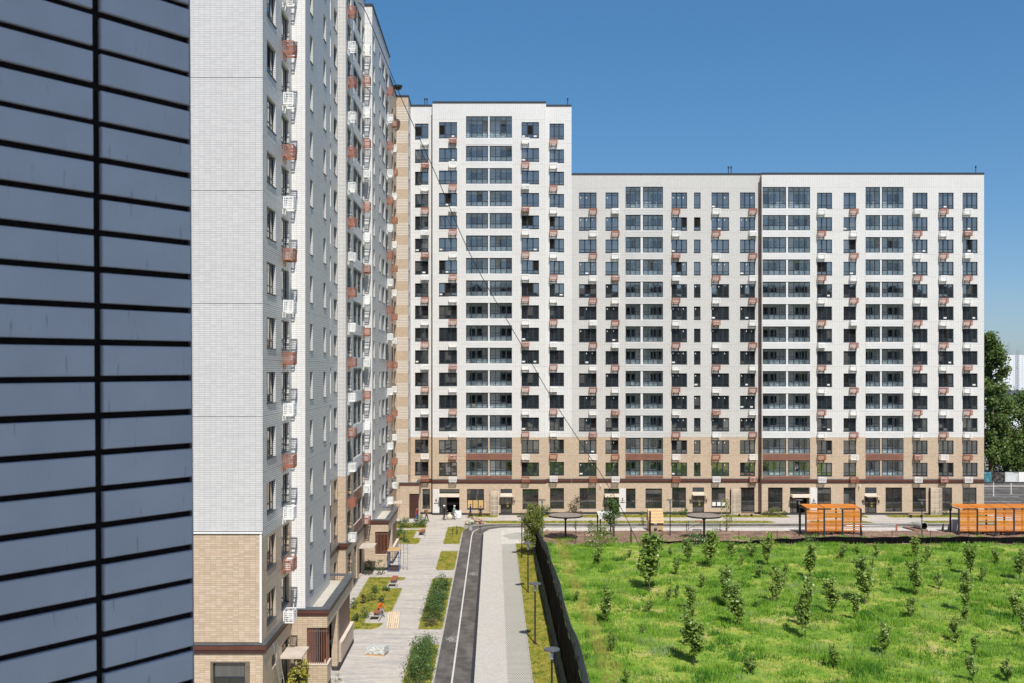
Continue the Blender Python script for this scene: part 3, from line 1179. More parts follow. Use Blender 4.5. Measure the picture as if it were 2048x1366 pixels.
bM = thing('apartment_building', 'middle receding apartment section with glazed balconies and rust red cooling cages', 'apartment building',
           (-14, 88, 0), group='sections of the tall receding apartment block')
XM = -12.7
M0 = Face(bM, XM, 0, 90)
h, j = side_windows(M0, [dict(k='b', u=(71.2, 77.5)), dict(k='w', u=(79.0, 80.6), n=2)])
banded_wall(M0, 67.0, 81, ZL, GREY, h + [(71.4, 74, .2, 3.2), (79, 80.5, .4, 3.3)])
side_fill(M0, j)
shop_window(M0, 71.4, .2, 2.6, 3.0, 3)
shop_window(M0, 79, .4, 1.5, 2.9, 1)
cornice(M0, 67.2, 81)
XM1 = -12.07
M1 = Face(bM, 0, 81, 0)
banded_wall(M1, XM, XM1, ZL, GREY, [])
cornice(M1, XM, XM1, endr=.16)
M2 = Face(bM, XM1, 0, 90)
h, j = side_windows(M2, [dict(k='w', u=(81.9, 84.2), n=3, ac=82.0, red_even=False), dict(k='b', u=(85.6, 90.6)),
                         dict(k='w', u=(91.3, 92.7), n=2, ac=91.5, red_even=True)])
banded_wall(M2, 81, 93, ZL, GREY, h + [(82, 84.2, .3, 3.4), (85.6, 87.8, .3, 3.4), (89.2, 91.2, .1, 2.6)])
side_fill(M2, j)
shop_window(M2, 82, .3, 2.2, 3.1, 2)
shop_window(M2, 85.6, .3, 2.2, 3.1, 2)
shop_door(M2, 89.2, .1, 2.0, 2.5, False)
cornice(M2, 81, 93)
canopy(M2, 89.0, 91.4, 2.72, 1.3, .08)
coping(M2, 81, 93, ZL)
XM2 = -11.38
M3 = Face(bM, 0, 93, 0)
M3.wall(XM1, XM2, 0, ZL - .5, WHITE)
coping(M3, XM1, XM2 + .06, ZL - .5)
M4 = Face(bM, XM2, 0, 90)
h, j = side_windows(M4, [dict(k='w', u=(94.0, 95.1), n=1), dict(k='w', u=(98.9, 99.9), n=1), dict(k='w', u=(101.5, 103.7), n=3),
                         dict(k='w', u=(104.9, 107.3), n=3, ac=105.4, red_even=False)])
M4.wall(93, 108.4, 0, ZL - .5, GREY, h)
side_fill(M4, j)
coping(M4, 93, 108.4, ZL - .5)
mass(bM, -32, XM - .4, 67.2, 108.4, ZL - .7, ZL - .3)
mass(bM, -32, XM - 1.6, 70, 108.4, .3, ZL - .7, 'core', INSIDE)
mass(bM, XM2 - 1.0, XM2 - .4, 93.4, 108.3, .3, ZL - .8, 'core', INSIDE)

bN = thing('apartment_building', 'beige tiled corner section with white courses where the two blocks meet', 'apartment building',
           (-13, 120, 0), group='sections of the tall receding apartment block')
XN = -12.3
N0 = Face(bN, XN, 0, 90)
h, j = side_windows(N0, [dict(k='w', u=(119.7, 121.4), n=2, ac=119.4, red_even=False), dict(k='w', u=(122.9, 125.1), n=3)])
N0.wall(108.4, 125.6, 0, ZL, BEIGE, h + [(119.7, 121.4, .2, 3.2)])
side_fill(N0, j)
shop_window(N0, 119.7, .2, 1.7, 3.0, 2)
cornice(N0, 108.5, 125.6)
canopy(N0, 118.8, 121.2, 2.75, 1.3, .08)
coping(N0, 108.4, 125.6, ZL)
XN1 = -10.83
N1 = Face(bN, 0, 125.6, 0)
N1.wall(XN, XN1, 0, 4.4, BEIGE)
N1.wall(XN, XN1, 4.4, ZL, STRIPE)
coping(N1, XN, XN1 + .06, ZL)
N2 = Face(bN, XN1, 0, 90)
h, j = side_windows(N2, [dict(k='w', u=(126.6, 127.5), n=1)])
N2.wall(125.6, YA2, 0, ZB, BEIGE, h)
N2.wall(125.6, YA2, ZB, ZL, GREY, h)
side_fill(N2, j)
coping(N2, 125.6, YA2, ZL)
mass(bN, -32, XN - .4, 108.4, 140, ZL - .7, ZL - .3)
mass(bN, -32, XN - .45, 108.4, 140, .3, ZL - .7, 'core', INSIDE)
mass(bN, XN - .4, XN1 - .4, 126, 140, .3, ZL - .7, 'core', INSIDE)
add('roof_fan', MB().cyl((0, 0, 0), (0, 0, .2), .3, n=12).cyl((0, 0, .2), (0, 0, .5), .5, .55, n=14).mesh('roof_fan', BLACK), bN, Vector((-11.8, 122.5, ZL)) - bN.location)


# --- porches, each a part of the section it stands against
def porch(b, x0, x1, y0, y1, z_top=4.73, rear_col=True):
    F = Face(b, 0, y0, 0)
    Gs = Face(b, x1, 0, 90)
    w = x1 - x0
    L = y1 - y0
    xo = x0 + .43 * w                              # the slatted opening starts here
    fr = MB()
    brick = BEIGE
    # front: pier, low wall, lintel (all one brick body with the side walls)
    fr.box(x0, xo, y0, y0 + .35, .28, 3.6)
    fr.box(xo + .001, x1, y0 + .001, y0 + .30, .28, 1.42)
    fr.box(x0, x1, y0 - .004, y0 + .36, 3.602, 4.30)
    fr.box(x1 - .3, x1 + .003, y0 + .361, y1, 3.602, 4.30)
    fr.box(x1 - .28, x1, y0 + .301, y0 + 1.25, .28, 1.42)
    fr.box(x1 - .34, x1 + .02, y0 + .36 * L, y0 + .36 * L + .6, .28, 3.6)
    fr.box(x1 - .34, x1 + .12, y0 + .45 * L, y1, .28, 1.40)
    fr.box(x0, x1 - .35, y1 - .35, y1 - .001, .28, 4.30)
    o = add('porch', fr.mesh('porch', brick), b, -b.location)
    pl = MB().box(x0 - .02, x1 + .02, y0 - .025, y0 + 1.2, 0, .277).box(x1 - .3, x1 + .14, y0 + .36 * L, y1, 0, .277)
    add('plinth', pl.mesh('plinth', PLINTH), o)
    cap = MB().box(xo, x1 + .03, y0 - .03, y0 + .33, 1.425, 1.47).box(x1 - .3, x1 + .03, y0 + .331, y0 + 1.27, 1.425, 1.47)
    cap.box(x1 - .36, x1 + .15, y0 + .45 * L + .62, y1, 1.405, 1.45)
    add('wall_cap', cap.mesh('wall_cap', CREAM), o)
    sl = MB().box(0, .055, 0, .10, 0, 3.585 - 1.475).mesh('slat', SLAT_BROWN)
    n = 9
    for i in range(n):
        add('slat', sl, o, (xo + .05 + i * (x1 - xo - .16) / (n - 1), y0 + .08, 1.473))
    rail = MB().box(xo + .02, x1 - .03, y0 + .185, y0 + .22, 3.35, 3.42)
    add('slat_rail', rail.mesh('slat_rail', CREAM), o)
    for i in range(5):
        add('slat', sl, o, (x1 - .14, y0 + .42 + i * .18, 1.473))
    add('louvre_panel', MB().box(x1 - .2, x1 - .08, y0 + .36 * L + .62, y1 - .36, 1.452, 3.6).mesh('louvre_panel', BROWN), o)
    add('inner_wall', MB().box(x0 + .05, x0 + .2, y0 + .4, y1 - .4, 0.02, 3.58).mesh('inner_wall', BROWN_DARK), o)
    fa = MB().box(x0 - .02, x1 + .05, y0 - .06, y0 + .3, 4.302, 4.45, 1).box(x0 - .02, x1 + .08, y0 - .08, y0 + .3, 4.452, 4.64, 0)
    fa.box(x1 - .3, x1 + .05, y0 + .301, y1, 4.302, 4.64, 0)
    add('fascia', fa.mesh('fascia', BROWN, BROWN_DARK), o)
    cp = MB().box(x0, x1 + .12, y0 - .12, y0 + .42, 4.642, z_top).box(x1 - .36, x1 + .12, y0 + .421, y1 - .40, 4.642, z_top)
    cp.box(x0, x1 + .12, y1 - .399, y1 + .05, 4.642, z_top).box(x0, x0 + .22, y0 + .421, y1 - .40, 4.642, z_top - .004)
    add('coping', cp.mesh('coping', COPING), o)
    add('roof_deck', MB().box(x0 + .1, x1 - .2, y0 + .37, y1 - .36, 4.15, 4.29).mesh('roof_deck', simple('roof_gravel', (.52, .49, .42), .95, .1, var=.15, scale=3, speck=.3)), o)
    add('roof_upstand', MB().box(x0 + .225, x0 + .60, y0 + .43, y1 - 1.6, 4.292, 4.55).mesh('roof_upstand', COPING), o)
    return o


porch(bL, XE + .01, -9.74, 58.17, 68.2)
porch(bM, XM1 + .05, -9.87, 92.9, 102)
# small porch in the corner: brick front with a brown door
pN = Face(bN, 0, 125.3, 0)
pb = add('porch', MB().box(-11.9, -10.67, 125.3, 125.59, 0, 4.2).box(-10.665, -9.46, 125.301, 125.6, 3.15, 4.2).box(-9.75, -9.46, 125.601, 129.2, 3.15, 4.2)
         .box(-9.75, -9.46, 127.5, 128.2, 0, 3.15).mesh('porch', BEIGE), bN, -bN.location)
add('porch_door', MB().box(-10.66, -9.50, 125.42, 125.5, 0, 3.1).mesh('porch_door', BROWN_DARK), pb)
add('coping', MB().box(-11.95, -9.36, 125.18, 125.75, 4.47, 4.55).box(-9.85, -9.36, 125.751, 129.2, 4.47, 4.55).mesh('coping', COPING), pb)
add('fascia', MB().box(-11.93, -9.40, 125.22, 125.7, 4.205, 4.466).box(-9.8, -9.40, 125.701, 129.2, 4.205, 4.466).mesh('fascia', BROWN), pb)
add('roof_deck', MB().box(-11.9, -9.86, 125.76, 129.2, 3.9, 4.1).mesh('roof_deck', PLASTER), pb)


# ------------------------------------------------------------------ the block the camera stands in
bK = thing('apartment_building', 'out of focus shaded tile wall close to the camera, large grey tiles with black joints', 'apartment building',
           (-0.938, 3.07, 0))
ang = math.degrees(math.atan2(.787, .617))
NW = Face(bK, -0.938, 3.07, ang)
NEAR_TILE = simple('near_glazed_tile', (.53, .575, .64), .32, .45, var=.05, scale=6)
nt = NEAR_TILE.node_tree
g = G(nt)
bs = next(n for n in nt.nodes if n.type == 'BSDF_PRINCIPLED')
src = bs.inputs['Base Color'].links[0].from_socket
pp = g.pos()
scr = g.noise(g.scale(pp, (1, 1, .10)), 75, 3, .6)             # thin vertical scratches and drips
col = g.mix(g.ramp(scr, [(.66, 0.0), (.74, .55)]), src, (.17, .17, .18))
col = g.mix(g.ramp(g.noise(pp, 3.5, 4), [(.4, 0.0), (.75, .16)]), col, (.30, .31, .33))
nt.links.new(col, bs.inputs['Base Color'])
nt.links.new(g.bump(g.noise(pp, 40, 3), .12, .004), bs.inputs['Normal'])
NEAR_JOINT = simple('near_black_joint', (.016, .013, .012), .95, .1, var=.3, scale=60)
PITCH = .1037
JW = .0185
tm = {}
for k in range(-17, 19):
    z0 = 18.578 + k * PITCH + JW / 2
    for c, (a, b_) in enumerate(((-.2975, -.004), (-.6145, -.3225), (-.9315, -.6395))):
        key = (c,)
        if key not in tm:
            bm = bmesh.new()
            h_, w_ = PITCH - JW, b_ - a
            me0 = MB().box(0, w_, -.015, .0, 0, h_)
            vs = [bm.verts.new(v) for v in me0.v]
            for f in me0.f:
                bm.faces.new([vs[i] for i in f])
            bmesh.ops.bevel(bm, geom=[e for e in bm.edges if all(v.co.y < -.01 for v in e.verts)], offset=.0022, segments=2, affect='EDGES')
            bmesh.ops.translate(bm, verts=bm.verts, vec=(0, 0, 0))
            tm[key] = bpy.data.meshes.new('tile')
            bm.to_mesh(tm[key])
            bm.free()
            tm[key].materials.append(NEAR_TILE)
        NW.put('tile', tm[key], a, random.uniform(-.001, .001), z0 + random.uniform(-.0012, .0012))
add('corner_wall', MB().prism([(0, 0), (-3.0 * .617, -3.0 * .787), (-3.0 * .617 - .5 * .787, -3.0 * .787 + .5 * .617), (-.5 * .787, .5 * .617)][::-1], 0, 40)
    .mesh('corner_wall', NEAR_JOINT), bK, (0, 0, 0))
add('corner_profile', MB().prism([(0.001, 0.002), (-.012 * .787 * 0 - .004 * .617, -.004 * .787), (-.004 * .617 + .013 * .787, -.004 * .787 - .013 * .617), (.013 * .787, -.013 * .617)], 16, 21)
    .mesh('corner_profile', simple('edge_profile_grey', (.22, .24, .27), .5, .4)), bK, (0, 0, 0))
kb = MB().box(-1.0, 1.4, -14, -6, 0, 33.0)
add('unseen_shade_fin', kb.mesh('unseen_shade_fin', WHITE), bK, -bK.location)  # unseen fin added behind the camera to keep the sun off the tile wall
bS = thing('apartment_building', 'long block closing the courtyard behind the camera, seen only mirrored in the panes', 'apartment building', (55, -120, 0))
add('main_body', MB().box(-150, 150, -8, 6, 0, 50).mesh('main_body', simple('dark_brick', (.07, .065, .06), .9, .1, var=.3, scale=.2)), bS)

# the wall leans a hair with the lens
for o in list(bK.children):
    pass
TILT = -.0062
bK.rotation_euler = (0, TILT, 0)
bK.location.x -= EYE * math.sin(TILT)

# ------------------------------------------------------------------ ground
def flat_mat(name, build, rough=.9, bump=.0, bscale=20):
    m, nt, out = new_mat(name)
    g = G(nt)
    p = g.pos()
    c, h = build(g, p)
    nrm = g.bump(h, bump, .03) if bump and h is not None else None
    nt.links.new(g.bsdf(c, rough, .2, 0, nrm), out.inputs[0])
    return m


def cells(g, p, sx, sy, jw, row_shift=.5, seed=1.0):
    x, y, z = g.xyz(p)
    v = g.math('DIVIDE', y, sy)
    fv = g.math('FLOOR', v)
    u = g.math('ADD', g.math('DIVIDE', x, sx), g.math('MULTIPLY', fv, row_shift))
    fu = g.math('FLOOR', u)
    rnd = g.white(g.vec(fu, fv, seed))
    j = g.math('MAXIMUM', g.math('LESS_THAN', g.math('FRACT', u), jw / sx), g.math('LESS_THAN', g.math('FRACT', v), jw / sy))
    return rnd, j


def b_walk(g, p):
    rnd, j = cells(g, p, .30, .10, .007, .37)
    c = g.ramp(rnd, [(0, (.40, .365, .33)), (.35, (.525, .475, .425)), (.7, (.575, .52, .465)), (1, (.46, .43, .40))])
    n = g.noise(g.scale(p, (.22, 1.7, 1)), 1.1, 4)
    c = g.mix(g.ramp(n, [(.38, .62), (.56, 0.0)]), c, (.315, .305, .30))
    n2 = g.noise(p, .16, 3)
    c = g.mix(g.ramp(n2, [(.45, 0.0), (.7, .3)]), c, (.57, .505, .43))
    c = g.mix(g.math('MULTIPLY', j, .5), c, (.2, .19, .18))
    return c, g.math('SUBTRACT', rnd, g.math('MULTIPLY', j, 2))


def b_band(g, p):
    rnd, j = cells(g, p, .20, .20, .010, 0)
    c = g.mix(rnd, (.46, .43, .385), (.54, .505, .455))
    c = g.mix(g.ramp(g.noise(p, .22, 4), [(.35, .35), (.65, 0)]), c, (.48, .47, .455))
    c = g.mix(g.math('MULTIPLY', j, .4), c, (.26, .23, .19))
    return c, g.math('SUBTRACT', rnd, g.math('MULTIPLY', j, 2))


def b_grid(g, p):
    x, y, z = g.xyz(p)
    u = g.math('ADD', g.math('DIVIDE', x, .15), g.math('MULTIPLY', g.math('FLOOR', g.math('DIVIDE', y, .26)), .5))
    fu, fv = g.math('FRACT', u), g.math('FRACT', g.math('DIVIDE', y, .26))
    hole = g.math('MULTIPLY', g.math('MULTIPLY', g.math('GREATER_THAN', fu, .34), g.math('LESS_THAN', fu, .80)),
                  g.math('MULTIPLY', g.math('GREATER_THAN', fv, .30), g.math('LESS_THAN', fv, .86)))
    n = g.noise(p, .5, 4)
    c = g.mix(n, (.40, .385, .35), (.50, .48, .44))
    soil = g.mix(g.noise(p, 2.5, 3), (.10, .085, .05), (.17, .17, .06))
    c = g.mix(g.math('MULTIPLY', hole, .85), c, soil)
    return c, g.math('SUBTRACT', 0.0, hole)


def b_asphalt(g, p):
    n = g.noise(p, 1.3, 5, .65)
    c = g.ramp(n, [(.3, (.055, .050, .046)), (.5, (.098, .089, .081)), (.7, (.15, .136, .124))])
    pale = g.noise(g.scale(p, (1.0, .35, 1)), .8, 4)
    c = g.mix(g.ramp(pale, [(.48, 0.0), (.68, .6)]), c, (.20, .183, .166))
    c = g.mix(g.ramp(g.noise(p, 55, 2), [(.45, 0.0), (.7, .3)]), c, (.14, .13, .125))
    c = g.mix(g.ramp(g.noise(p, 5, 4, .7), [(.66, 0.0), (.74, .5)]), c, (.33, .31, .29))
    return c, g.noise(p, 90, 2)


def b_soil(g, p):
    n = g.noise(p, .55, 5, .65)
    c = g.ramp(n, [(.3, (.085, .055, .042)), (.5, (.21, .13, .095)), (.7, (.33, .22, .165))])
    c = g.mix(g.ramp(g.noise(p, 6, 4), [(.5, 0), (.75, .5)]), c, (.40, .31, .24))
    return c, n


def b_lawn(g, p):
    n = g.noise(p, .9, 5, .6)
    c = g.ramp(n, [(.36, (.12, .17, .022)), (.48, (.29, .31, .045)), (.60, (.44, .36, .10))])
    return c, g.noise(p, 18, 3)


def b_meadow(g, p):
    n = g.noise(p, .25, 5, .6)
    c = g.ramp(n, [(.34, (.09, .17, .025)), (.47, (.20, .31, .04)), (.58, (.36, .37, .08)), (.66, (.42, .36, .15))])
    return c, g.noise(p, 6, 3)


def b_ground(g, p):
    n = g.noise(p, .08, 5)
    c = g.ramp(n, [(.3, (.20, .185, .16)), (.7, (.32, .30, .26))])
    return c, g.noise(p, 8, 3)


def b_pave(g, p):
    rnd, j = cells(g, p, .4, .4, .012, 0, 4.0)
    c = g.mix(rnd, (.50, .465, .42), (.60, .56, .51))
    c = g.mix(g.ramp(g.noise(p, .3, 3), [(.4, .3), (.65, 0)]), c, (.46, .43, .40))
    return g.mix(g.math('MULTIPLY', j, .4), c, (.28, .25, .22)), rnd


M_WALK = flat_mat('walkway_paving', b_walk, .8, .15)
M_BAND = flat_mat('pale_paving', b_band, .8, .15)
M_GRID = flat_mat('grid_paving', b_grid, .9, .6)
M_ASPH = flat_mat('worn_asphalt', b_asphalt, .85, .25)
M_SOIL = flat_mat('bare_soil', b_soil, .95, .5)
M_LAWN = flat_mat('lawn_soil', b_lawn, .95, .3)
M_MEAD = flat_mat('meadow_soil', b_meadow, .95, .3)
M_BIKE = simple('worn_road_paint', (.44, .43, .41), .8, .2, var=.3, scale=7, speck=.5)
M_GRND = flat_mat('open_ground', b_ground, .95, .2)
M_PAVE = flat_mat('pale_slabs', b_pave, .8, .1)
M_LINE = simple('road_paint', (.60, .585, .56), .7, .3, var=.12, scale=4, speck=.3)
M_KERB = simple('kerb_stone', (.42, .40, .37), .85, .2, var=.12, scale=2, speck=.2)
M_KERB_DARK = simple('dark_drain_channel', (.030, .030, .038), .7, .3, var=.2, scale=3)


def sheet(name, poly, z, mat, kind='structure'):
    bm = bmesh.new()
    vs = [bm.verts.new((x, y, z)) for x, y in poly]
    f = bm.faces.new(vs)
    if f.normal.z < 0:
        bmesh.ops.reverse_faces(bm, faces=[f])
    f.normal_update()
    if f.normal.z < 0:
        f.normal_flip()
    bmesh.ops.triangulate(bm, faces=bm.faces[:])
    me = bpy.data.meshes.new(name)
    bm.to_mesh(me)
    bm.free()
    me.materials.append(mat)
    o = add(name, me)
    o['kind'] = kind
    return o


def rect(x0, x1, y0, y1):
    return [(x0, y0), (x1, y0), (x1, y1), (x0, y1)]


def ribbon(pts, w):
    """left and right edges of a strip along PTS"""
    L_, R_ = [], []
    for i, p in enumerate(pts):
        a = Vector(pts[max(i - 1, 0)])
        b = Vector(pts[min(i + 1, len(pts) - 1)])
        d = (b - a).normalized()
        n = Vector((-d.y, d.x)) * w / 2
        L_.append(tuple(Vector(p) + n))
        R_.append(tuple(Vector(p) - n))
    return L_ + R_[::-1]


sheet('ground', rect(-1500, 1500, -600, 2600), -.03, M_GRND)
sheet('walkway', rect(-14, -3.6, 30, 129.3), 0.0, M_WALK)
sheet('paved_path', rect(-1.3, .82, 30, 118.2), 0.0, M_BAND)
sheet('far_pavement', [(.82, 107), (4.2, 107), (4.2, 115.2), (75, 115.2), (75, 118.25), (.82, 118.25)], 0.0, M_PAVE)
sheet('grid_paving', rect(.82, 2.28, 30, 107), .0, M_GRID)
arc = [(.9, 112.2), (1.5, 113.6), (2.6, 114.6), (4.0, 115.0), (5.0, 114.2), (5.2, 112.2), (4.6, 110.4), (3.2, 109.8), (1.8, 110.1)]
sheet('grid_paving_oval', arc, .004, M_GRID)
inner = [(-1.3, 30), (-1.3, 112.5), (-1.12, 115), (-.5, 116.9), (.6, 118.0), (2.4, 118.5), (8, 118.6), (75, 118.6)]
outer = [(75, 121.0), (4, 121.0), (.6, 120.8), (-1.2, 120.3), (-2.5, 119.3), (-3.25, 117.6), (-3.6, 115), (-3.6, 112), (-3.6, 30)]
sheet('bike_path', inner + outer, .006, M_ASPH)
mid = [(-2.52, 30), (-2.52, 112), (-2.42, 115), (-1.9, 117.2), (-.8, 118.7), (.7, 119.4), (3, 119.8), (9, 119.9)]
sheet('lane_line', ribbon(mid, .11), .011, M_LINE)
structure('drain_channel', MB().box(-1.40, -1.19, 30, 113, -.02, .05).mesh('drain_channel', M_KERB_DARK))
kerbs = MB()
kerbs.box(-3.68, -3.58, 30, 113.5, -.02, .06)
kerbs.box(.80, .86, 30, 107, -.02, .025).box(2.26, 2.34, 30, 107, -.02, .05)
structure('kerb', kerbs.mesh('kerb', M_KERB))
structure('kerb', MB().box(6, 75, 121.0, 121.12, -.02, .10).mesh('kerb', M_KERB))
structure('kerb', MB().box(6, 75, 118.45, 118.57, -.02, .10).mesh('kerb', M_KERB))
sheet('sidewalk', rect(-3.6, 75, 121.0, 129.3), -.004, M_WALK)
# painted bicycles on the path
def bike_symbol(x, y):
    mb = MB()
    def ring(cx, cy, r):
        for i in range(14):
            a, b = 2 * math.pi * i / 14, 2 * math.pi * (i + 1) / 14
            r2 = r - .08
            mb.face([(cx + r * math.cos(a), cy + r * math.sin(a), 0), (cx + r * math.cos(b), cy + r * math.sin(b), 0),
                     (cx + r2 * math.cos(b), cy + r2 * math.sin(b), 0), (cx + r2 * math.cos(a), cy + r2 * math.sin(a), 0)])
    def ln(a, b, w=.055):
        d = (Vector(b) - Vector(a)).normalized()
        n = Vector((-d.y, d.x)) * w / 2
        mb.face([(*(Vector(a) + n), 0), (*(Vector(a) - n), 0), (*(Vector(b) - n), 0), (*(Vector(b) + n), 0)])
    ring(-.50, .0, .33)
    ring(.50, .0, .33)
    for a, b in (((-.5, 0), (-.12, .42)), ((-.5, 0), (-.05, 0)), ((-.05, 0), (-.18, .52)), ((-.05, 0), (.38, .42)), ((-.15, .42), (.38, .42)), ((.5, 0), (.34, .60)),
                 ((.22, .62), (.44, .60)), ((-.30, .54), (-.06, .54))):
        ln(a, b, .075)
    o = add('bike_marking', mb.mesh('bike_marking', M_BIKE), None, (x, y, .0125), R(90), .85)
    o['kind'] = 'structure'


bike_symbol(-2.82, 69.0)
bike_symbol(-1.75, 91.2)

# lawns -------------------------------------------------------------
LAWNS = [
    [(-5.45, 30), (-3.72, 30), (-3.72, 67.5), (-5.3, 67.5), (-5.45, 67.2)],
    [(-5.3, 71.5), (-3.9, 71.5), (-3.72, 72), (-3.72, 89.2), (-5.2, 89.2), (-5.45, 88.6), (-5.45, 72)],
    [(-5.2, 92.8), (-3.9, 92.8), (-3.72, 93.4), (-3.72, 102.4), (-5.3, 102.4), (-5.45, 101.8), (-5.45, 93.6)],
    [(-5.3, 106.8), (-3.72, 106.8), (-3.72, 114.5), (-3.4, 117.4), (-3.9, 118.6), (-4.8, 118.7), (-5.45, 118), (-5.45, 107.4)],
    [(-11.2, 71.5), (-8.9, 71.5), (-8.35, 72.3), (-8.2, 73.2), (-9.6, 73.3), (-9.6, 76.6), (-7.9, 76.6), (-7.85, 85.0), (-9.2, 85.0), (-9.2, 88.2), (-8.0, 88.3), (-8.0, 89.6), (-11.2, 89.6)],
    [(-9.7, 106.8), (-8.5, 106.8), (-8.15, 107.6), (-8.15, 110.5), (-9.0, 110.6), (-9.0, 115.4), (-8.4, 115.6), (-8.4, 116.2), (-11.9, 116.2), (-11.9, 106.8)],
    [(-11.9, 117.4), (-8.2, 117.4), (-8.1, 118), (-8.3, 121.2), (-11.9, 121.2)],
    [(-11.4, 50), (-8.6, 50), (-8.2, 58.8), (-8.7, 59.8), (-9.4, 60.0), (-11.4, 60.0)] if False else [(-11.6, 50), (-8.9, 50), (-8.3, 57.2), (-8.8, 58.3), (-11.6, 58.4)],
    [(2.36, 30), (4.15, 30), (4.15, 107), (2.36, 107)],
    [(-.4, 121.4), (33.2, 121.4), (34.6, 122.4), (33.4, 123.2), (-1.4, 123.2), (-2.2, 122.5)],
    [(39, 121.4), (46.5, 121.4), (45.6, 123.1), (39, 123.1)],
    [(50.5, 121.4), (70, 121.4), (70, 123.2), (52.5, 123.2)],
    [(-3.2, 126.6), (.4, 126.6), (.4, 128.2), (-3.2, 128.2)],
    [(3.0, 126.4), (13.6, 126.4), (13.6, 128.4), (3.0, 128.4)],
    [(16.5, 126.4), (25.0, 126.4), (25.0, 128.6), (16.5, 128.6)],
    [(27.7, 126.4), (37.6, 126.4), (37.2, 128.2), (27.7, 128.2)],
    [(41.5, 126.4), (47.6, 126.4), (47.4, 128.2), (41.5, 128.2)],
    [(50.4, 126.4), (63, 126.4), (63, 128.2), (50.4, 128.2)],
]
for P in LAWNS:
    bm = bmesh.new()
    f = bm.faces.new([bm.verts.new((x, y, -.02)) for x, y in P])
    r_ = bmesh.ops.extrude_face_region(bm, geom=[f])
    for v in [e for e in r_['geom'] if isinstance(e, bmesh.types.BMVert)]:
        v.co.z = .035
    bmesh.ops.recalc_face_normals(bm, faces=bm.faces[:])
    me = bpy.data.meshes.new('lawn')
    bm.to_mesh(me)
    bm.free()
    me.materials.append(M_LAWN)
    structure('lawn', me)
    if len(P) and P[0][1] < 120 and P[0][0] < 2:
        edge = MB()
        for a, b in zip(P, P[1:] + P[:1]):
            d = Vector(b) - Vector(a)
            if d.length > 1.0:
                n = Vector((d.y, -d.x)).normalized() * .05
                q = [Vector(a), Vector(b), Vector(b) + n, Vector(a) + n]
                edge.prism([tuple(v) for v in q][::-1], -.02, .05)
        structure('lawn_edging', edge.mesh('lawn_edging', M_KERB))

# meadow and the soil strip behind it
def terrain(name, x0, x1, y0, y1, step, fn, mat):
    nx, ny = int((x1 - x0) / step) + 1, int((y1 - y0) / step) + 1
    xs, ys = np.linspace(x0, x1, nx), np.linspace(y0, y1, ny)
    X, Y = np.meshgrid(xs, ys)
    Z = fn(X, Y)
    v = np.stack([X.ravel(), Y.ravel(), Z.ravel()], 1)
    idx = np.arange(nx * ny).reshape(ny, nx)
    f = np.stack([idx[:-1, :-1].ravel(), idx[:-1, 1:].ravel(), idx[1:, 1:].ravel(), idx[1:, :-1].ravel()], 1)
    me = bpy.data.meshes.new(name)
    me.from_pydata(v.tolist(), [], f.tolist())
    me.polygons.foreach_set('use_smooth', [True] * len(f))
    me.materials.append(mat)
    return structure(name, me)


def meadow_z(X, Y):
    edge = np.clip((X - 4.4) / 1.2, 0, 1) * np.clip((106.3 - Y) / 1.5, 0, 1)
    return .02 + edge * (.14 * np.sin(X * .5 + .6 * np.sin(Y * .33)) * np.cos(Y * .42 + X * .1) + .12 + .06 * np.sin(X * 1.7 + Y) * np.sin(Y * 1.3))


terrain('meadow', 4.4, 64, 45, 106.6, .7, meadow_z, M_MEAD)


def soil_z(X, Y):
    e = np.clip((Y - 106.4) / .6, 0, 1) * np.clip((115.7 - Y) / 1.4, 0, 1) * np.clip((X - 4.4) / .8, 0, 1)
    return .015 + e * (.10 + .10 * np.sin(X * .55 + 1.3 * np.sin(Y * .8)) * np.sin(Y * 1.1) + .05 * np.sin(X * 3.1) * np.sin(Y * 2.7) + .3 * np.exp(-((Y - 108.0) / .9) ** 2) * np.clip((X - 10) / 12, 0, 1) * (1 + .5 * np.sin(X * 1.3)) + .10 * np.sin(X * 1.9 + 2 * np.sin(Y)) * np.sin(Y * 1.7 + X))


terrain('soil_strip', 4.4, 68, 106.4, 115.8, .4, soil_z, M_SOIL)
# car park beyond the end of the block
sheet('car_park', rect(63.2, 130, 128, 168), -.012, M_ASPH)
sheet('far_road', rect(-200, 400, 168, 186), -.016, M_ASPH)
ln = MB()
for i, y in enumerate((141.5, 147.0, 149.5, 157.0)):
    x = 66 + i * 1.6
    ln.face([(x, y, 0), (x + 9 + i, y, 0), (x + 9 + i, y + .22, 0), (x, y + .22, 0)])
o = add('parking_line', ln.mesh('parking_line', M_LINE), None, (0, 0, .0))
o['kind'] = 'structure'
structure('kerb', MB().box(66, 130, 160.2, 160.6, -.03, .14).mesh('kerb', M_KERB))
structure('kerb', MB().box(64, 130, 137.2, 137.5, -.03, .14).mesh('kerb', M_KERB))


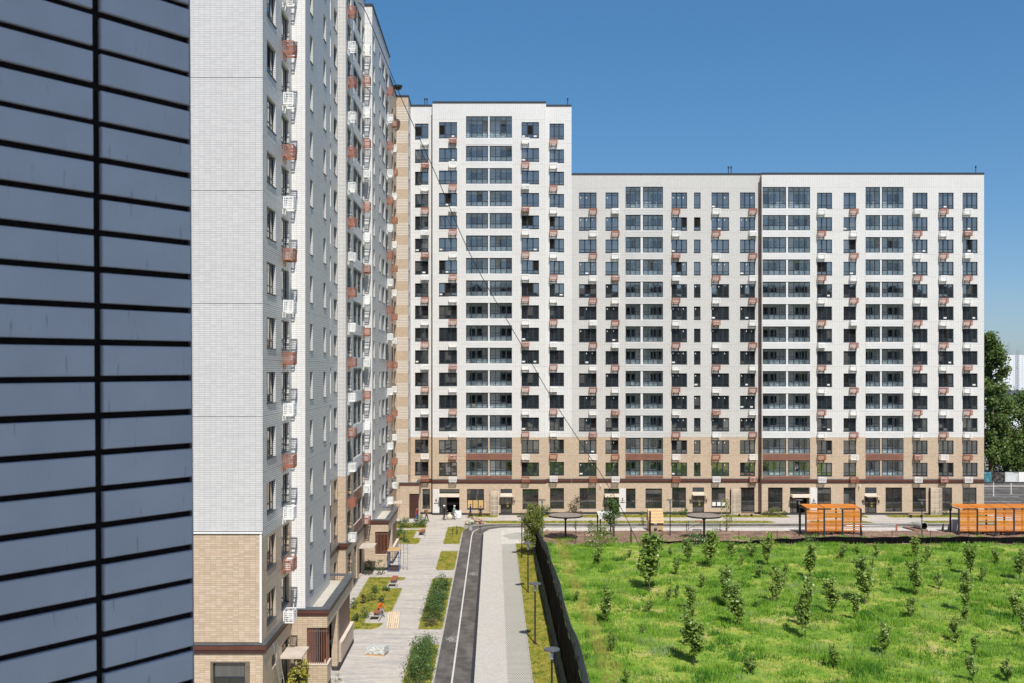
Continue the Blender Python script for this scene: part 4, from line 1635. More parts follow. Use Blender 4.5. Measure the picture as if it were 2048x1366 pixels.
# ------------------------------------------------------------------ vegetation
def leaf_mat(name, lo, hi, trans=.25, gloss=.35):
    m, nt, out = new_mat(name)
    g = G(nt)
    at = g.n('ShaderNodeAttribute', attribute_name='tint')
    rnd = g.n('ShaderNodeObjectInfo').outputs['Random']
    f = g.math('ADD', g.math('MULTIPLY', at.outputs['Fac'], .8), g.math('MULTIPLY', rnd, .2))
    c = g.mix(f, lo, hi)
    va = g.n('ShaderNodeVectorMath', operation='ADD')          # leaves are cupped: lean their shading towards the sky
    nt.links.new(g.n('ShaderNodeNewGeometry').outputs['Normal'], va.inputs[0])
    va.inputs[1].default_value = (0, 0, .55)
    vn = g.n('ShaderNodeVectorMath', operation='NORMALIZE')
    nt.links.new(va.outputs[0], vn.inputs[0])
    b = g.bsdf(c, .45, gloss, 0, vn.outputs[0])
    t = g.n('ShaderNodeBsdfTranslucent')
    nt.links.new(g.mix(.5, c, (hi[0] * 1.3, hi[1] * 1.3, hi[2] * .6)), t.inputs[0])
    mx = g.n('ShaderNodeMixShader')
    mx.inputs[0].default_value = trans
    nt.links.new(b, mx.inputs[1])
    nt.links.new(t.outputs[0], mx.inputs[2])
    nt.links.new(mx.outputs[0], out.inputs[0])
    return m


def grass_mat(name, stops, patch=.22, trans=.42):
    m, nt, out = new_mat(name)
    g = G(nt)
    p = g.pos()
    at = g.n('ShaderNodeAttribute', attribute_name='tint').outputs['Fac']
    n = g.noise(p, patch, 5, .62)
    n2 = g.noise(p, patch * 4.5, 3, .6)
    f = g.math('ADD', g.math('MULTIPLY', n, .62), g.math('ADD', g.math('MULTIPLY', n2, .25), g.math('MULTIPLY', at, .17)))
    c = g.ramp(f, stops)
    if 'meadow' in name:                                  # dry trodden track beside the net fence
        px_ = g.xyz(p)[0]
        wob_ = g.math('MULTIPLY', g.math('SUBTRACT', g.noise(p, .35, 2), .5), 1.6)
        d_ = g.math('ABSOLUTE', g.math('SUBTRACT', g.math('ADD', px_, wob_), 7.0))
        c = g.mix(g.ramp(d_, [(.25, .8), (.75, 0.0)]), c, (.44, .42, .10))
    # a blade is a bent ribbon: shade it as if curved towards the sky
    va = g.n('ShaderNodeVectorMath', operation='MULTIPLY_ADD')
    nt.links.new(g.n('ShaderNodeNewGeometry').outputs['Normal'], va.inputs[0])
    va.inputs[1].default_value = (.45, .45, .45)
    va.inputs[2].default_value = (0, 0, 1)
    vn = g.n('ShaderNodeVectorMath', operation='NORMALIZE')
    nt.links.new(va.outputs[0], vn.inputs[0])
    b = g.bsdf(c, .55, .25, 0, vn.outputs[0])
    t = g.n('ShaderNodeBsdfTranslucent')
    nt.links.new(c, t.inputs[0])
    mx = g.n('ShaderNodeMixShader')
    mx.inputs[0].default_value = trans
    nt.links.new(b, mx.inputs[1])
    nt.links.new(t.outputs[0], mx.inputs[2])
    nt.links.new(mx.outputs[0], out.inputs[0])
    return m


BARK = simple('bark', (.10, .075, .055), .95, .1, var=.25, scale=9, bump=.3)
LEAF_POPLAR = leaf_mat('poplar_leaf', (.06, .145, .025), (.36, .47, .10), .36, .7)
LEAF_DARK = leaf_mat('dark_leaf', (.025, .055, .014), (.10, .15, .036), .25, .4)
LEAF_LIME = leaf_mat('light_green_leaf', (.085, .12, .02), (.24, .27, .06), .3)
LEAF_TREE = leaf_mat('tree_leaf', (.04, .085, .022), (.16, .23, .055), .3, .4)
LEAF_HEDGE = leaf_mat('hedge_leaf', (.03, .075, .018), (.11, .18, .04), .25, .45)
LEAF_RED = leaf_mat('bronze_leaf', (.06, .055, .03), (.15, .12, .055), .2)
LEAF_YEL = leaf_mat('yellow_leaf', (.22, .22, .03), (.42, .38, .06), .3)
FLOWER = leaf_mat('white_flower', (.60, .60, .52), (.80, .79, .72), .2)
GRASS_MEADOW = grass_mat('meadow_grass_blade', [(.40, (.03, .13, .018)), (.45, (.085, .28, .020)), (.50, (.21, .44, .026)), (.54, (.33, .51, .04)), (.575, (.22, .43, .06)), (.62, (.33, .46, .075)), (.67, (.36, .50, .24))])
GRASS_LAWN = grass_mat('lawn_grass_blade', [(.40, (.07, .13, .014)), (.46, (.25, .32, .030)), (.52, (.44, .44, .055)), (.60, (.58, .44, .13))], 1.3)


def quads(centres, size, aspect=1.0, up=0.0):
    """one randomly turned leaf quad per centre"""
    n = len(centres)
    a = rng.normal(size=(n, 3))
    a[:, 2] *= .7
    a /= np.linalg.norm(a, axis=1)[:, None]
    r = rng.normal(size=(n, 3))
    b = np.cross(a, r)
    b /= np.linalg.norm(b, axis=1)[:, None]
    sz = (size * rng.uniform(.6, 1.25, n))[:, None]
    a = a * sz * aspect * .5
    b = b * sz * .5
    c = np.asarray(centres)
    return np.stack([c - a, c + b * .8, c + a, c - b * .8], 1).reshape(-1, 3)


def plant(name, label, cat, loc, parts, group=None, sc=1.0):
    o = thing(name, label, cat, loc, 0, group)
    o.scale = (sc, sc, sc)
    for nm, me in parts:
        add(nm, me, o)
    return o


def crown_mesh(centres, size, mat, tint_by=None):
    v = quads(centres, size)
    n = len(v) // 4
    t = rng.uniform(0, 1, n) if tint_by is None else np.clip(tint_by * .6 + rng.uniform(0, .4, n), 0, 1)
    return np_mesh('crown', v, 4, mat, t)


def clumpy(n, shape, k=26, spread=.22):
    """points gathered in clumps inside a shape(n) sampler"""
    cl = shape(k)
    w = rng.uniform(.4, 1.6, k)
    idx = rng.choice(k, n, p=w / w.sum())
    sc = rng.uniform(.6, 1.3, k)[idx][:, None] * spread
    return cl[idx] + rng.normal(size=(n, 3)) * sc, rng.uniform(0, 1, k)[idx]


def sapling_proto(kind):
    """unit height saplings: 0-3 slim poplars, 4-5 low bushy ones"""
    tb = MB()
    lean = random.uniform(-.05, .05)
    tb.cyl((0, 0, 0), (lean * .5, 0, .45), .011, .008, 6).cyl((lean * .5, 0, .45), (lean, 0, .93), .008, .003, 5)
    n = 980
    slim = kind < 4
    pts = []
    br = 13 if slim else 9
    cen = []
    for i in range(br):
        z0 = (.13 if slim else .05) + .60 * i / br
        ang_ = random.uniform(0, 6.28)
        ln_ = random.uniform(.18, .32) * (1 if slim else 1.3)
        wd = (.13 if slim else .25) * random.uniform(.6, 1.2) * ((.55 + 1.0 * min(i / br, .6) - 1.2 * max(0, i / br - .7)) if slim else (1.2 - .6 * i / br))
        e = Vector((math.cos(ang_) * wd + lean * z0, math.sin(ang_) * wd, min(.97, z0 + ln_)))
        s0 = Vector((lean * z0, 0, z0))
        tb.cyl(s0, e, .005, .002, 4)
        for t in np.linspace(.25, 1.05, 9):
            cen.append(s0.lerp(e, float(t)))
    cen = np.array([tuple(c) for c in cen])
    idx = rng.integers(0, len(cen), n)
    pts = cen[idx] + rng.normal(size=(n, 3)) * np.array([.034, .034, .030])
    top = np.stack([rng.normal(size=26) * .015 + lean, rng.normal(size=26) * .015, rng.uniform(.8, 1.0, 26)], 1)
    pts = np.concatenate([pts, top])
    pts[:, 2] = np.clip(pts[:, 2], .03, 1.03)
    return tb.mesh('trunk', BARK), crown_mesh(pts, .056 if slim else .062, LEAF_POPLAR)


SAP = [sapling_proto(k) for k in range(6)]
# photo positions of the saplings' feet, their heights and widths in photo pixels
sap_px = [(1198, 1138, 37, 27), (1299, 1186, 105, 44), (1340, 1116, 17, 12), (1375, 1128, 44, 22), (1354, 1152, 32, 22), (1420, 1140, 66, 27), (1461, 1116, 29, 22),
          (1502, 1121, 36, 22), (1534, 1135, 61, 22), (1451, 1218, 76, 24), (1476, 1260, 80, 39), (1554, 1211, 70, 37), (1520, 1162, 27, 24), (1212, 1250, 68, 24),
          (1300, 1228, 24, 25), (1285, 1267, 17, 12), (1381, 1225, 49, 24), (1388, 1333, 105, 41), (1225, 1311, 37, 24), (1500, 1352, 34, 34), (1251, 1366, 26, 36),
          (1595, 1252, 44, 30), (1619, 1159, 66, 26), (1610, 1279, 116, 28), (1663, 1231, 68, 33), (1687, 1121, 33, 20), (1714, 1113, 17, 13), (1751, 1117, 26, 17),
          (1729, 1211, 88, 35), (1711, 1242, 52, 18), (1770, 1314, 59, 38), (1668, 1345, 43, 20), (1830, 1119, 39, 18), (1856, 1132, 35, 20), (1832, 1191, 66, 29),
          (1821, 1237, 37, 30), (1877, 1181, 33, 20), (1941, 1154, 61, 24), (1930, 1231, 76, 25), (1965, 1163, 30, 20), (1992, 1130, 31, 16), (2040, 1165, 57, 24),
          (2031, 1244, 50, 20), (1939, 1364, 50, 27), (2013, 1366, 42, 32), (1911, 1290, 48, 32), (2046, 1277, 60, 16), (1652, 1196, 22, 18), (1565, 1170, 24, 18),
          (1900, 1140, 20, 16), (1780, 1160, 20, 18), (1405, 1180, 26, 20), (1260, 1120, 16, 16)]
for i in range(12):
    yy = random.uniform(1115, 1350)
    xx = random.uniform(VX + 6.5 * (yy - HY) / EYE, 2040)
    sap_px.append((xx, yy, random.uniform(.5, 1.3) * (yy - HY) / EYE, random.uniform(.4, .7) * (yy - HY) / EYE))
rows = {}
for px, py, h, w in sap_px:
    x, y = ground_at(px, py)
    rows.setdefault(min(4, int((106.5 - y) // 9)), []).append((x, y, h * y / FPX, w * y / FPX))
ROWN = ['row along the soil strip', 'second row from the soil', 'middle row of the meadow', 'row before the meadow middle', 'row nearest the camera']
ORD = ['first', 'second', 'third', 'fourth', 'fifth', 'sixth', 'seventh', 'eighth', 'ninth', 'tenth', 'eleventh', 'twelfth', 'thirteenth', 'fourteenth', 'fifteenth', 'sixteenth', 'seventeenth', 'eighteenth', 'nineteenth', 'twentieth',
       'twenty-first', 'twenty-second', 'twenty-third', 'twenty-fourth', 'twenty-fifth']
k = 0
for r, L_ in sorted(rows.items()):
    for i, (x, y, h, w) in enumerate(sorted(L_)):
        slim = w / h < .52
        kind = (k % 4) if slim else 4 + k % 2
        size = 'tall' if h > 3.2 else ('small' if h < 1.7 else 'medium')
        form = 'slim' if slim else 'bushy'
        lab = f'{size} {form} sapling, {ORD[i]} from the net fence, {ROWN[r]}'
        tr, cr = SAP[kind]
        o = thing('sapling', lab, 'tree', (x, y, float(meadow_z(np.array(x), np.array(y)))), random.uniform(0, 6.28), 'young trees in the meadow')
        ws = min(max(w / h / (.29 if slim else .58), .8), 1.5)
        o.scale = (h * ws * 1.1, h * ws * 1.1, h * 1.12)
        add('trunk', tr, o)
        add('crown', cr, o)
        k += 1


# meadow grass: blades in tufts
def grass_mesh(name, n, sampler, hfun, width, mat, zfun, tuft=5, spread=.06, lean=.45):
    base = sampler(n // tuft)
    base = np.repeat(base, tuft, axis=0)
    N = len(base)
    base = base + rng.normal(size=(N, 2)) * spread
    z = zfun(base[:, 0], base[:, 1])
    h = hfun(base) * rng.uniform(.55, 1.2, N)
    a = rng.uniform(0, 2 * np.pi, N)
    dx, dy = np.cos(a) * width * .5, np.sin(a) * width * .5
    la = rng.uniform(0, 2 * np.pi, N)
    ll = h * lean * rng.uniform(.1, 1, N)
    p0 = np.stack([base[:, 0] - dx, base[:, 1] - dy, z - .02], 1)
    p1 = np.stack([base[:, 0] + dx, base[:, 1] + dy, z - .02], 1)
    p2 = np.stack([base[:, 0] + np.cos(la) * ll, base[:, 1] + np.sin(la) * ll, z + h], 1)
    v = np.stack([p0, p1, p2], 1).reshape(-1, 3)
    return np_mesh(name, v, 3, mat, rng.uniform(0, 1, N))


def meadow_sampler(n):
    # the visible wedge of the meadow, denser where it is nearer
    out = []
    while sum(len(o) for o in out) < n:
        y = 52 + 54.4 * rng.uniform(0, 1, n * 2) ** 1.15
        x = rng.uniform(4.5, 62, n * 2)
        ok = x < (2048 - VX + 90) / FPX * y
        out.append(np.stack([x[ok], y[ok]], 1))
    return np.concatenate(out)[:n]


def meadow_h(b):
    n = .5 + .5 * np.sin(b[:, 0] * .8 + 2 * np.sin(b[:, 1] * .37)) * np.sin(b[:, 1] * .7 + np.sin(b[:, 0] * .45))
    edge = np.clip((b[:, 0] - 4.4) / 2.5, .35, 1)
    return (.09 + .18 * n ** 1.5) * edge


stuff('meadow_grass', grass_mesh('meadow_grass', 210000, meadow_sampler, meadow_h, .045, GRASS_MEADOW, meadow_z, 6, .12, 1.0))


def tuft_sampler(n):
    c = meadow_sampler(900)
    w = rng.uniform(.2, 1, 900) ** 2
    i = rng.choice(900, n, p=w / w.sum())
    return c[i] + rng.normal(size=(n, 2)) * np.array([.42, .30])


stuff('tall_grass', grass_mesh('tall_grass', 90000, tuft_sampler, lambda b: .42 + 0 * b[:, 0], .05, GRASS_MEADOW, meadow_z, 6, .10, .6))


def poly_sampler(polys, weights):
    from mathutils.geometry import tessellate_polygon
    tris, ar = [], []
    for P, w in zip(polys, weights):
        for t in tessellate_polygon([[Vector((x, y, 0)) for x, y in P]]):
            q = np.array([P[i] for i in t])
            d1, d2 = q[1] - q[0], q[2] - q[0]
            A = abs(d1[0] * d2[1] - d1[1] * d2[0]) / 2
            tris.append(q)
            ar.append(A * w)
    tris, ar = np.array(tris), np.array(ar)

    def f(n):
        i = rng.choice(len(tris), n, p=ar / ar.sum())
        u, v = rng.uniform(0, 1, n), rng.uniform(0, 1, n)
        s = u + v > 1
        u[s], v[s] = 1 - u[s], 1 - v[s]
        return tris[i, 0] + (tris[i, 1] - tris[i, 0]) * u[:, None] + (tris[i, 2] - tris[i, 0]) * v[:, None]
    return f


NEAR_L = [[(max(x, -12), max(y, 56)) for x, y in P] for P in LAWNS[:9]]
stuff('lawn_grass', grass_mesh('lawn_grass', 190000, poly_sampler(NEAR_L, [1] * 9), lambda b: .085 + 0 * b[:, 0], .035, GRASS_LAWN, lambda x, y: .035 + 0 * x, 4, .04, .9))
stuff('lawn_grass', grass_mesh('lawn_grass', 70000, poly_sampler(LAWNS[9:], [1] * len(LAWNS[9:])), lambda b: .09 + 0 * b[:, 0], .06, GRASS_LAWN, lambda x, y: .035 + 0 * x, 4, .06, .9))


def bush_parts(n, rx, ry, h, leaf, mat, flowers=0, k=22, low=.08):
    def shape(m):
        a = rng.uniform(0, 2 * np.pi, m)
        r = np.sqrt(rng.uniform(.1, 1, m))
        t = rng.uniform(0, 1, m)
        w = np.sqrt(np.clip(1 - (t - .35) ** 2 / .5, .1, 1))
        return np.stack([np.cos(a) * r * rx * w, np.sin(a) * r * ry * w, (low + (1 - low) * t) * h * .92], 1)
    pts, tb = clumpy(n, shape, k, min(rx, ry, h) * .22)
    pts[:, 2] = np.clip(pts[:, 2], .03, None)
    st = MB()
    for i in range(6):
        q = shape(1)[0]
        st.cyl((q[0] * .15, q[1] * .15, 0), (q[0] * .8, q[1] * .8, q[2]), .018, .008, 5)
    parts = [('stem', st.mesh('stem', BARK)), ('crown', crown_mesh(pts, leaf, mat, tb))]
    if flowers:
        f = shape(flowers) * np.array([1.08, 1.08, 1.06])
        parts.append(('blossom', crown_mesh(f, leaf * .8, FLOWER)))
    return parts


def bush(label, px, py, hpx, wpx, mat=LEAF_HEDGE, leaf=.11, n=600, flowers=0, group='shrubs in the courtyard', cat='shrub', name='shrub', ry=None, z=.02):
    x, y = ground_at(px, py)
    s = y / FPX
    return plant(name, label, cat, (x, y, z), bush_parts(n, wpx * s / 2, (ry or wpx * s / 2), hpx * s, leaf, mat, flowers), group)


# hedge shrubs in the narrow lawns beside the bike path
hx = [(59.5, 'nearest shrub of the dense row in the near narrow lawn'), (61.4, 'second shrub of the dense row in the near narrow lawn'), (63.2, 'third shrub of the dense row in the near narrow lawn'),
      (65.1, 'farthest, paler shrub of the dense row in the near narrow lawn'), (74.3, 'nearest dark shrub of the row in the lawn beyond the crossing'),
      (76.6, 'second dark shrub of the row in the lawn beyond the crossing'), (79.0, 'third dark shrub of the row in the lawn beyond the crossing'),
      (81.5, 'fourth dark shrub of the row in the lawn beyond the crossing'), (84.0, 'farthest dark shrub of the row in the lawn beyond the crossing')]
for i, (y, lab) in enumerate(hx):
    h_ = random.uniform(1.15, 1.5)
    plant('shrub', lab, 'shrub', (-4.55 + random.uniform(-.1, .1), y, .03), bush_parts(1500, .78, 1.15, h_, .10, LEAF_HEDGE, 0, 34), 'dense shrubs beside the bike path')
plant('shrub', 'low brownish shrub at the near end of the lawn beyond the crossing', 'shrub', (-4.6, 72.5, .03), bush_parts(420, .6, .6, .6, .09, LEAF_RED), 'shrubs in the courtyard')
# shrubs in the lawns by the wall
SH = [('small round shrub at the far edge of the big lawn by the scaffold', 738, 1150, 30, 17), ('small leafy shrub between the scaffold and the big lawn', 762, 1150, 32, 20),
      ('low dark shrub in the middle of the big lawn', 750, 1187, 14, 18), ('flat shrub near the red topped bench in the lawn', 772, 1183, 9, 14),
      ('wide low shrub left of the middle in the big lawn', 742, 1203, 15, 26), ('small upright shrub before the pad with the orange worker', 763, 1207, 18, 12),
      ('dark shrub against the near porch wall', 706, 1219, 22, 22), ('twiggy brown shrub between two green ones in the big lawn', 727, 1208, 20, 12),
      ('dark shrub near the front edge of the big lawn', 731, 1236, 24, 22), ('sparse shrub at the front of the big lawn by the wall', 712, 1243, 18, 16)]
for i, (lab, px, py, h_, w_) in enumerate(SH):
    bush(lab, px, py, h_, w_, LEAF_RED if 'brown' in lab else LEAF_HEDGE, .10, 260)
bush('big round shrub in the small lawn by the second porch', 802, 1082, 24, 28, LEAF_HEDGE, .13, 700)
bush('low shrub beside the bench in the small lawn', 812, 1086, 9, 14, LEAF_HEDGE, .12, 200)
bush('left of two bushy shrubs on the strip near the corner door', 812, 1056, 18, 28, LEAF_HEDGE, .14, 600)
bush('right of two bushy shrubs on the strip near the corner door', 839, 1055, 22, 30, LEAF_HEDGE, .14, 700)
plant('shrub', 'yellow green bush under the ladder at the foot of the wall', 'shrub', (-10.75, 55.3, .02), bush_parts(700, .6, .6, 2.7, .13, LEAF_YEL), 'shrubs in the courtyard')
plant('shrub', 'dark shrub at the front corner of the near porch', 'shrub', (-11.3, 57.7, .02), bush_parts(500, .55, .45, 1.2, .11, LEAF_HEDGE), 'shrubs in the courtyard')
plant('shrub', 'thin young shrub on the lawn edge in front of the near porch', 'shrub', (-9.1, 57.6, .02), bush_parts(90, .3, .3, 1.2, .09, LEAF_LIME), 'shrubs in the courtyard')
# along the far facade
bush('round shrub between the lamp post and the shop windows', 1091, 1031, 20, 26, LEAF_HEDGE, .16, 420)
bush('bronze leaved small tree in front of the facade behind the round canopy', 1151, 1031, 38, 26, LEAF_RED, .18, 330, name='small_tree', cat='tree')
bush('round shrub left of the shop door with the yellow stickers', 1367, 1031, 17, 17, LEAF_HEDGE, .16, 330)
bush('low spreading shrub in front of the wide entrance of house six', 1550, 1033, 17, 22, LEAF_LIME, .16, 330)
bush('small shrub at the foot of the lattice on the white section', 1867, 1030, 9, 12, LEAF_HEDGE, .14, 120)
for i, (px, t) in enumerate(((1320, 'beside the wooden playhouse'), (1331, 'right of the playhouse by the wall'), (1350, 'left of the round shrub by the wall'), (1532, 'left of the spreading shrub by the wall'),
                             (1570, 'right of the spreading shrub by the wall'), (1890, 'right of the lattice by the wall'), (1285, 'left of the playhouse by the wall'))):
    bush('low weedy shrub ' + t, px, 1031, 9, 12, LEAF_HEDGE, .14, 90)
# trees and bushes of the playground
plant('tree', 'tall bushy poplar clump at the far end of the net fence', 'tree', (3.98, 100.0, .03), bush_parts(6500, .92, 1.3, 5.5, .15, LEAF_LIME, 0, 60, .27), 'young trees of the playground')
bush('bushy plant with white blossom on the soil strip', 1197, 1094, 46, 50, LEAF_LIME, .15, 1300, flowers=170)
bush('thin upright plant in front of the shaded frame', 1180, 1068, 28, 12, LEAF_HEDGE, .14, 160)
bush('flowering bush by the meadow edge below the second round canopy', 1395, 1093, 26, 46, LEAF_HEDGE, .14, 900, flowers=90)
bush('dense green bush at the meadow edge below the playhouse', 1296, 1096, 24, 40, LEAF_LIME, .15, 900)
bush('low green bush at the meadow edge under the first pergola', 1620, 1094, 20, 26, LEAF_HEDGE, .14, 350)


def small_tree(label, px, py, hpx, wpx, mat, n, leaf=.17, trunk=.35):
    x, y = ground_at(px, py)
    s = y / FPX
    H, W = hpx * s, wpx * s / 2
    tb = MB().cyl((0, 0, 0), (.05, 0, H * .55), .055, .04, 7).cyl((.05, 0, H * .55), (0, 0, H * .93), .04, .012, 6)
    for i in range(9):
        a = random.uniform(0, 6.28)
        z = H * random.uniform(trunk, .8)
        tb.cyl((.04, 0, z), (math.cos(a) * W * .8, math.sin(a) * W * .8, z + H * .14), .02, .006, 4)

    def shape(m):
        a = rng.uniform(0, 2 * np.pi, m)
        t = rng.uniform(0, 1, m)
        r = np.sqrt(rng.uniform(0, 1, m)) * W * np.sin(np.pi * np.clip(t * .86 + .1, 0, 1)) ** .7
        return np.stack([np.cos(a) * r, np.sin(a) * r, H * (trunk + (1 - trunk) * t)], 1)
    pts, tb2 = clumpy(n, shape, 30, W * .24)
    return plant('tree', label, 'tree', (x, y, .02), [('trunk', tb.mesh('trunk', BARK)), ('crown', crown_mesh(pts, leaf, mat, tb2))], 'young trees of the playground')


small_tree('young dense green tree in front of the entrance of house five', 1225, 1076, 78, 34, LEAF_HEDGE, 1500)
small_tree('thin yellowish young tree right of the second round canopy', 1453, 1066, 66, 26, LEAF_LIME, 420, .15, .15)
small_tree('spindly staked tree beside the first round canopy', 1151, 1090, 52, 10, LEAF_RED, 40, .13, .55)
small_tree('tiny tree stuck in the far lawn left of the playhouse', 1286, 1050, 15, 12, LEAF_HEDGE, 80, .12, .1)
small_tree('twiggy young tree in the oval lawn at the path bend', 839 + 0, 1071, 1, 1, LEAF_HEDGE, 3) if False else None
for px, lab in ((905, 'bare staked sapling on the lawn by the bend, thinner one'), (914, 'dark young conifer on the lawn by the bend')):
    x, y = ground_at(px, 1070)
    plant('sapling', lab, 'tree', (x, y, .03), bush_parts(40 if px == 905 else 150, .12, .12, .9 if px == 905 else 1.1, .08, LEAF_DARK), 'young trees on the walkway lawns')


def big_tree(label, x, y, H, W, n, mat, leaf=.42, base=.05, seed=1):
    tb = MB()
    tb.cyl((0, 0, 0), (.3, 0, H * .45), .42, .28, 10).cyl((.3, 0, H * .45), (0, 0, H * .9), .28, .06, 8)
    cl = []
    for i in range(44):
        z = H * random.uniform(.06, .88)
        a = random.uniform(0, 6.28)
        prof = math.sin(math.pi * min(.97, .16 + .84 * (z / H) ** .85)) ** .6
        r = W * prof * random.uniform(.45, 1.05)
        e = Vector((math.cos(a) * r, math.sin(a) * r, min(H, z + H * random.uniform(.05, .16))))
        tb.cyl((.15, 0, z), e, .10, .03, 5)
        for t in (.45, .7, .9, 1.05):
            cl.append(Vector((.15, 0, z)).lerp(e, t))
    for i in range(8):
        cl.append(Vector((random.uniform(-.1, .1) * W, random.uniform(-.1, .1) * W, H * random.uniform(.82, 1.0))))
    cl = np.array([tuple(c) for c in cl])
    w = rng.uniform(.3, 1.5, len(cl))
    idx = rng.choice(len(cl), n, p=w / w.sum())
    pts = cl[idx] + rng.normal(size=(n, 3)) * (W * .13) * np.array([1, 1, .75])
    pts[:, 2] = np.clip(pts[:, 2], H * base, None)
    return plant('poplar_tree', label, 'tree', (x, y, 0), [('trunk', tb.mesh('trunk', BARK)), ('crown', crown_mesh(pts, leaf, mat, rng.uniform(0, 1, len(cl))[idx]))], 'big trees beyond the block')


big_tree('tallest dark tree right beside the white end section', 85.3, 171, 25.2, 3.7, 15000, LEAF_TREE)
big_tree('broad lower tree in front of the white warehouse', 89.5, 174, 13.6, 4.6, 10000, LEAF_TREE)
big_tree('dark tree half cut off beside the warehouse annex', 93.5, 176, 15.0, 5.2, 11000, LEAF_TREE)
big_tree('leafy tree half hidden behind the corner of the end section', 81.5, 173, 13.5, 4.2, 8000, LEAF_TREE)
big_tree('tree whose shade falls across the car park', 89.5, 145, 13.0, 4.6, 7000, LEAF_TREE)


# clods and weeds on the soil strip
def soil_sampler(n):
    x = rng.uniform(4.8, 64, n)
    y = 106.5 + 8.8 * rng.uniform(0, 1, n) ** 1.4
    return np.stack([x, y], 1)


cb_ = soil_sampler(2600)
cz = soil_z(cb_[:, 0], cb_[:, 1])
vv, ff = [], []
for (x, y), z in zip(cb_, cz):
    r_ = random.uniform(.05, .17) * (1.6 if random.random() < .06 else 1)
    i0 = len(vv)
    for a in range(5):
        q = 2 * math.pi * a / 5 + random.uniform(-.3, .3)
        vv.append((x + r_ * math.cos(q), y + r_ * math.sin(q), z - .02))
    vv.append((x + random.uniform(-.3, .3) * r_, y + random.uniform(-.3, .3) * r_, z + r_ * random.uniform(.4, .8)))
    ff += [(i0 + a, i0 + (a + 1) % 5, i0 + 5) for a in range(5)]
me = bpy.data.meshes.new('soil_clods')
me.from_pydata(vv, [], ff)
me.materials.append(M_SOIL)
stuff('soil_clods', me)
wb = soil_sampler(1)


def weed_sampler(n):
    c = soil_sampler(160)
    c[:, 1] = 106.6 + (c[:, 1] - 106.5) * .5
    return c[rng.integers(0, 160, n)] + rng.normal(size=(n, 2)) * .22


stuff('weeds', grass_mesh('weeds', 6000, weed_sampler, lambda b: .32 + 0 * b[:, 0], .06, GRASS_MEADOW, soil_z, 4, .08, .8))


# ------------------------------------------------------------------ net fence along the meadow
NET, nt_, out_ = new_mat('dark_net')
g = G(nt_)
p = g.pos()
c = g.mix(g.ramp(g.noise(g.scale(p, (1, 2.2, .25)), 1.3, 5, .65), [(.3, 0), (.7, 1)]), (.003, .003, .0035), (.011, .010, .011))
nt_.links.new(g.bsdf(c, .9, .04, 0, g.bump(g.noise(g.scale(p, (1, 2, .3)), 2.2, 4), .8, .08)), out_.inputs[0])
NETG, nt_, out_ = new_mat('grey_blue_net')
g = G(nt_)
p = g.pos()
c = g.mix(g.ramp(g.noise(g.scale(p, (1, 2.5, .5)), 1.8, 4, .7), [(.35, 0), (.7, 1)]), (.03, .045, .06), (.11, .15, .19))
tr = g.n('ShaderNodeBsdfTransparent')
mx = g.n('ShaderNodeMixShader')
mx.inputs[0].default_value = .86
nt_.links.new(tr.outputs[0], mx.inputs[1])
nt_.links.new(g.bsdf(c, .7, .3), mx.inputs[2])
nt_.links.new(mx.outputs[0], out_.inputs[0])

fen = thing('net_fence', 'long dark net fence between the lamp strip and the meadow, grey torn edge on top', 'fence', (4.25, 80, 0))
YF0, YF1 = 46.0, 103.6
ys = np.arange(YF0, YF1, .4)
def net_sheet(name, mat, prof, th=.03):
    """a hanging cloth: PROF(y) gives (x, z) stations from bottom to top"""
    mb = MB()
    st = [prof(float(y)) for y in ys]
    m = len(st[0])
    for side in (0, th):
        for y, q in zip(ys, st):
            for (x, z) in q:
                mb.v.append((x + side, float(y), z * (1 - .38 * min(1.0, max(0.0, (y - 82) / 18)))))
    n = len(ys)
    for i in range(n - 1):
        for j in range(m - 1):
            a = i * m + j
            mb.f.append((a, a + m, a + m + 1, a + 1))
            b = a + n * m
            mb.f.append((b, b + 1, b + m + 1, b + m))
    for i in range(n - 1):
        for j in (0, m - 1):
            a = i * m + j
            mb.f.append((a, a + n * m, a + n * m + m, a + m))
    mb.m = [0] * len(mb.f)
    return add(name, mb.mesh(name, mat, smooth=True), fen, -fen.location)


def wob(y, s, a):
    return a * (math.sin(y * 1.7 + s) * .5 + math.sin(y * .63 + 2 * s) * .5 + .25 * math.sin(y * 2.9 + s))


net_sheet('net', NET, lambda y: [(4.25 + wob(y, 1, .04), .25), (4.27 + wob(y, 2, .09), 1.3), (4.24 + wob(y, 3, .09), 2.4), (4.25, 3.45 + wob(y, 9, .06))])
net_sheet('ground_skirt', NETG, lambda y: [(3.86 + wob(y, 4, .10), .06), (4.02 + wob(y, 5, .06), .22 + wob(y, 3, .05)), (4.20, .62 + wob(y, 6, .08))], .02)
net_sheet('net_edge', NETG, lambda y: [(4.30, 3.40), (4.34 + .03 * math.sin(y * .5), 3.75), (4.42 + .06 * math.sin(y * .37 + 1), 4.2 + .10 * math.sin(y * .41) + .05 * math.sin(y * .97))], .02)
post = MB().cyl((0, 0, 0), (0, 0, 3.9), .035, n=7).mesh('fence_post', BLACK)
for y in np.arange(YF0 + .4, YF1, 2.5):
    q_ = add('fence_post', post, fen, Vector((4.33, float(y), 0)) - fen.location)
    q_.scale.z = 1 - .38 * min(1.0, max(0.0, (y - 82) / 18))

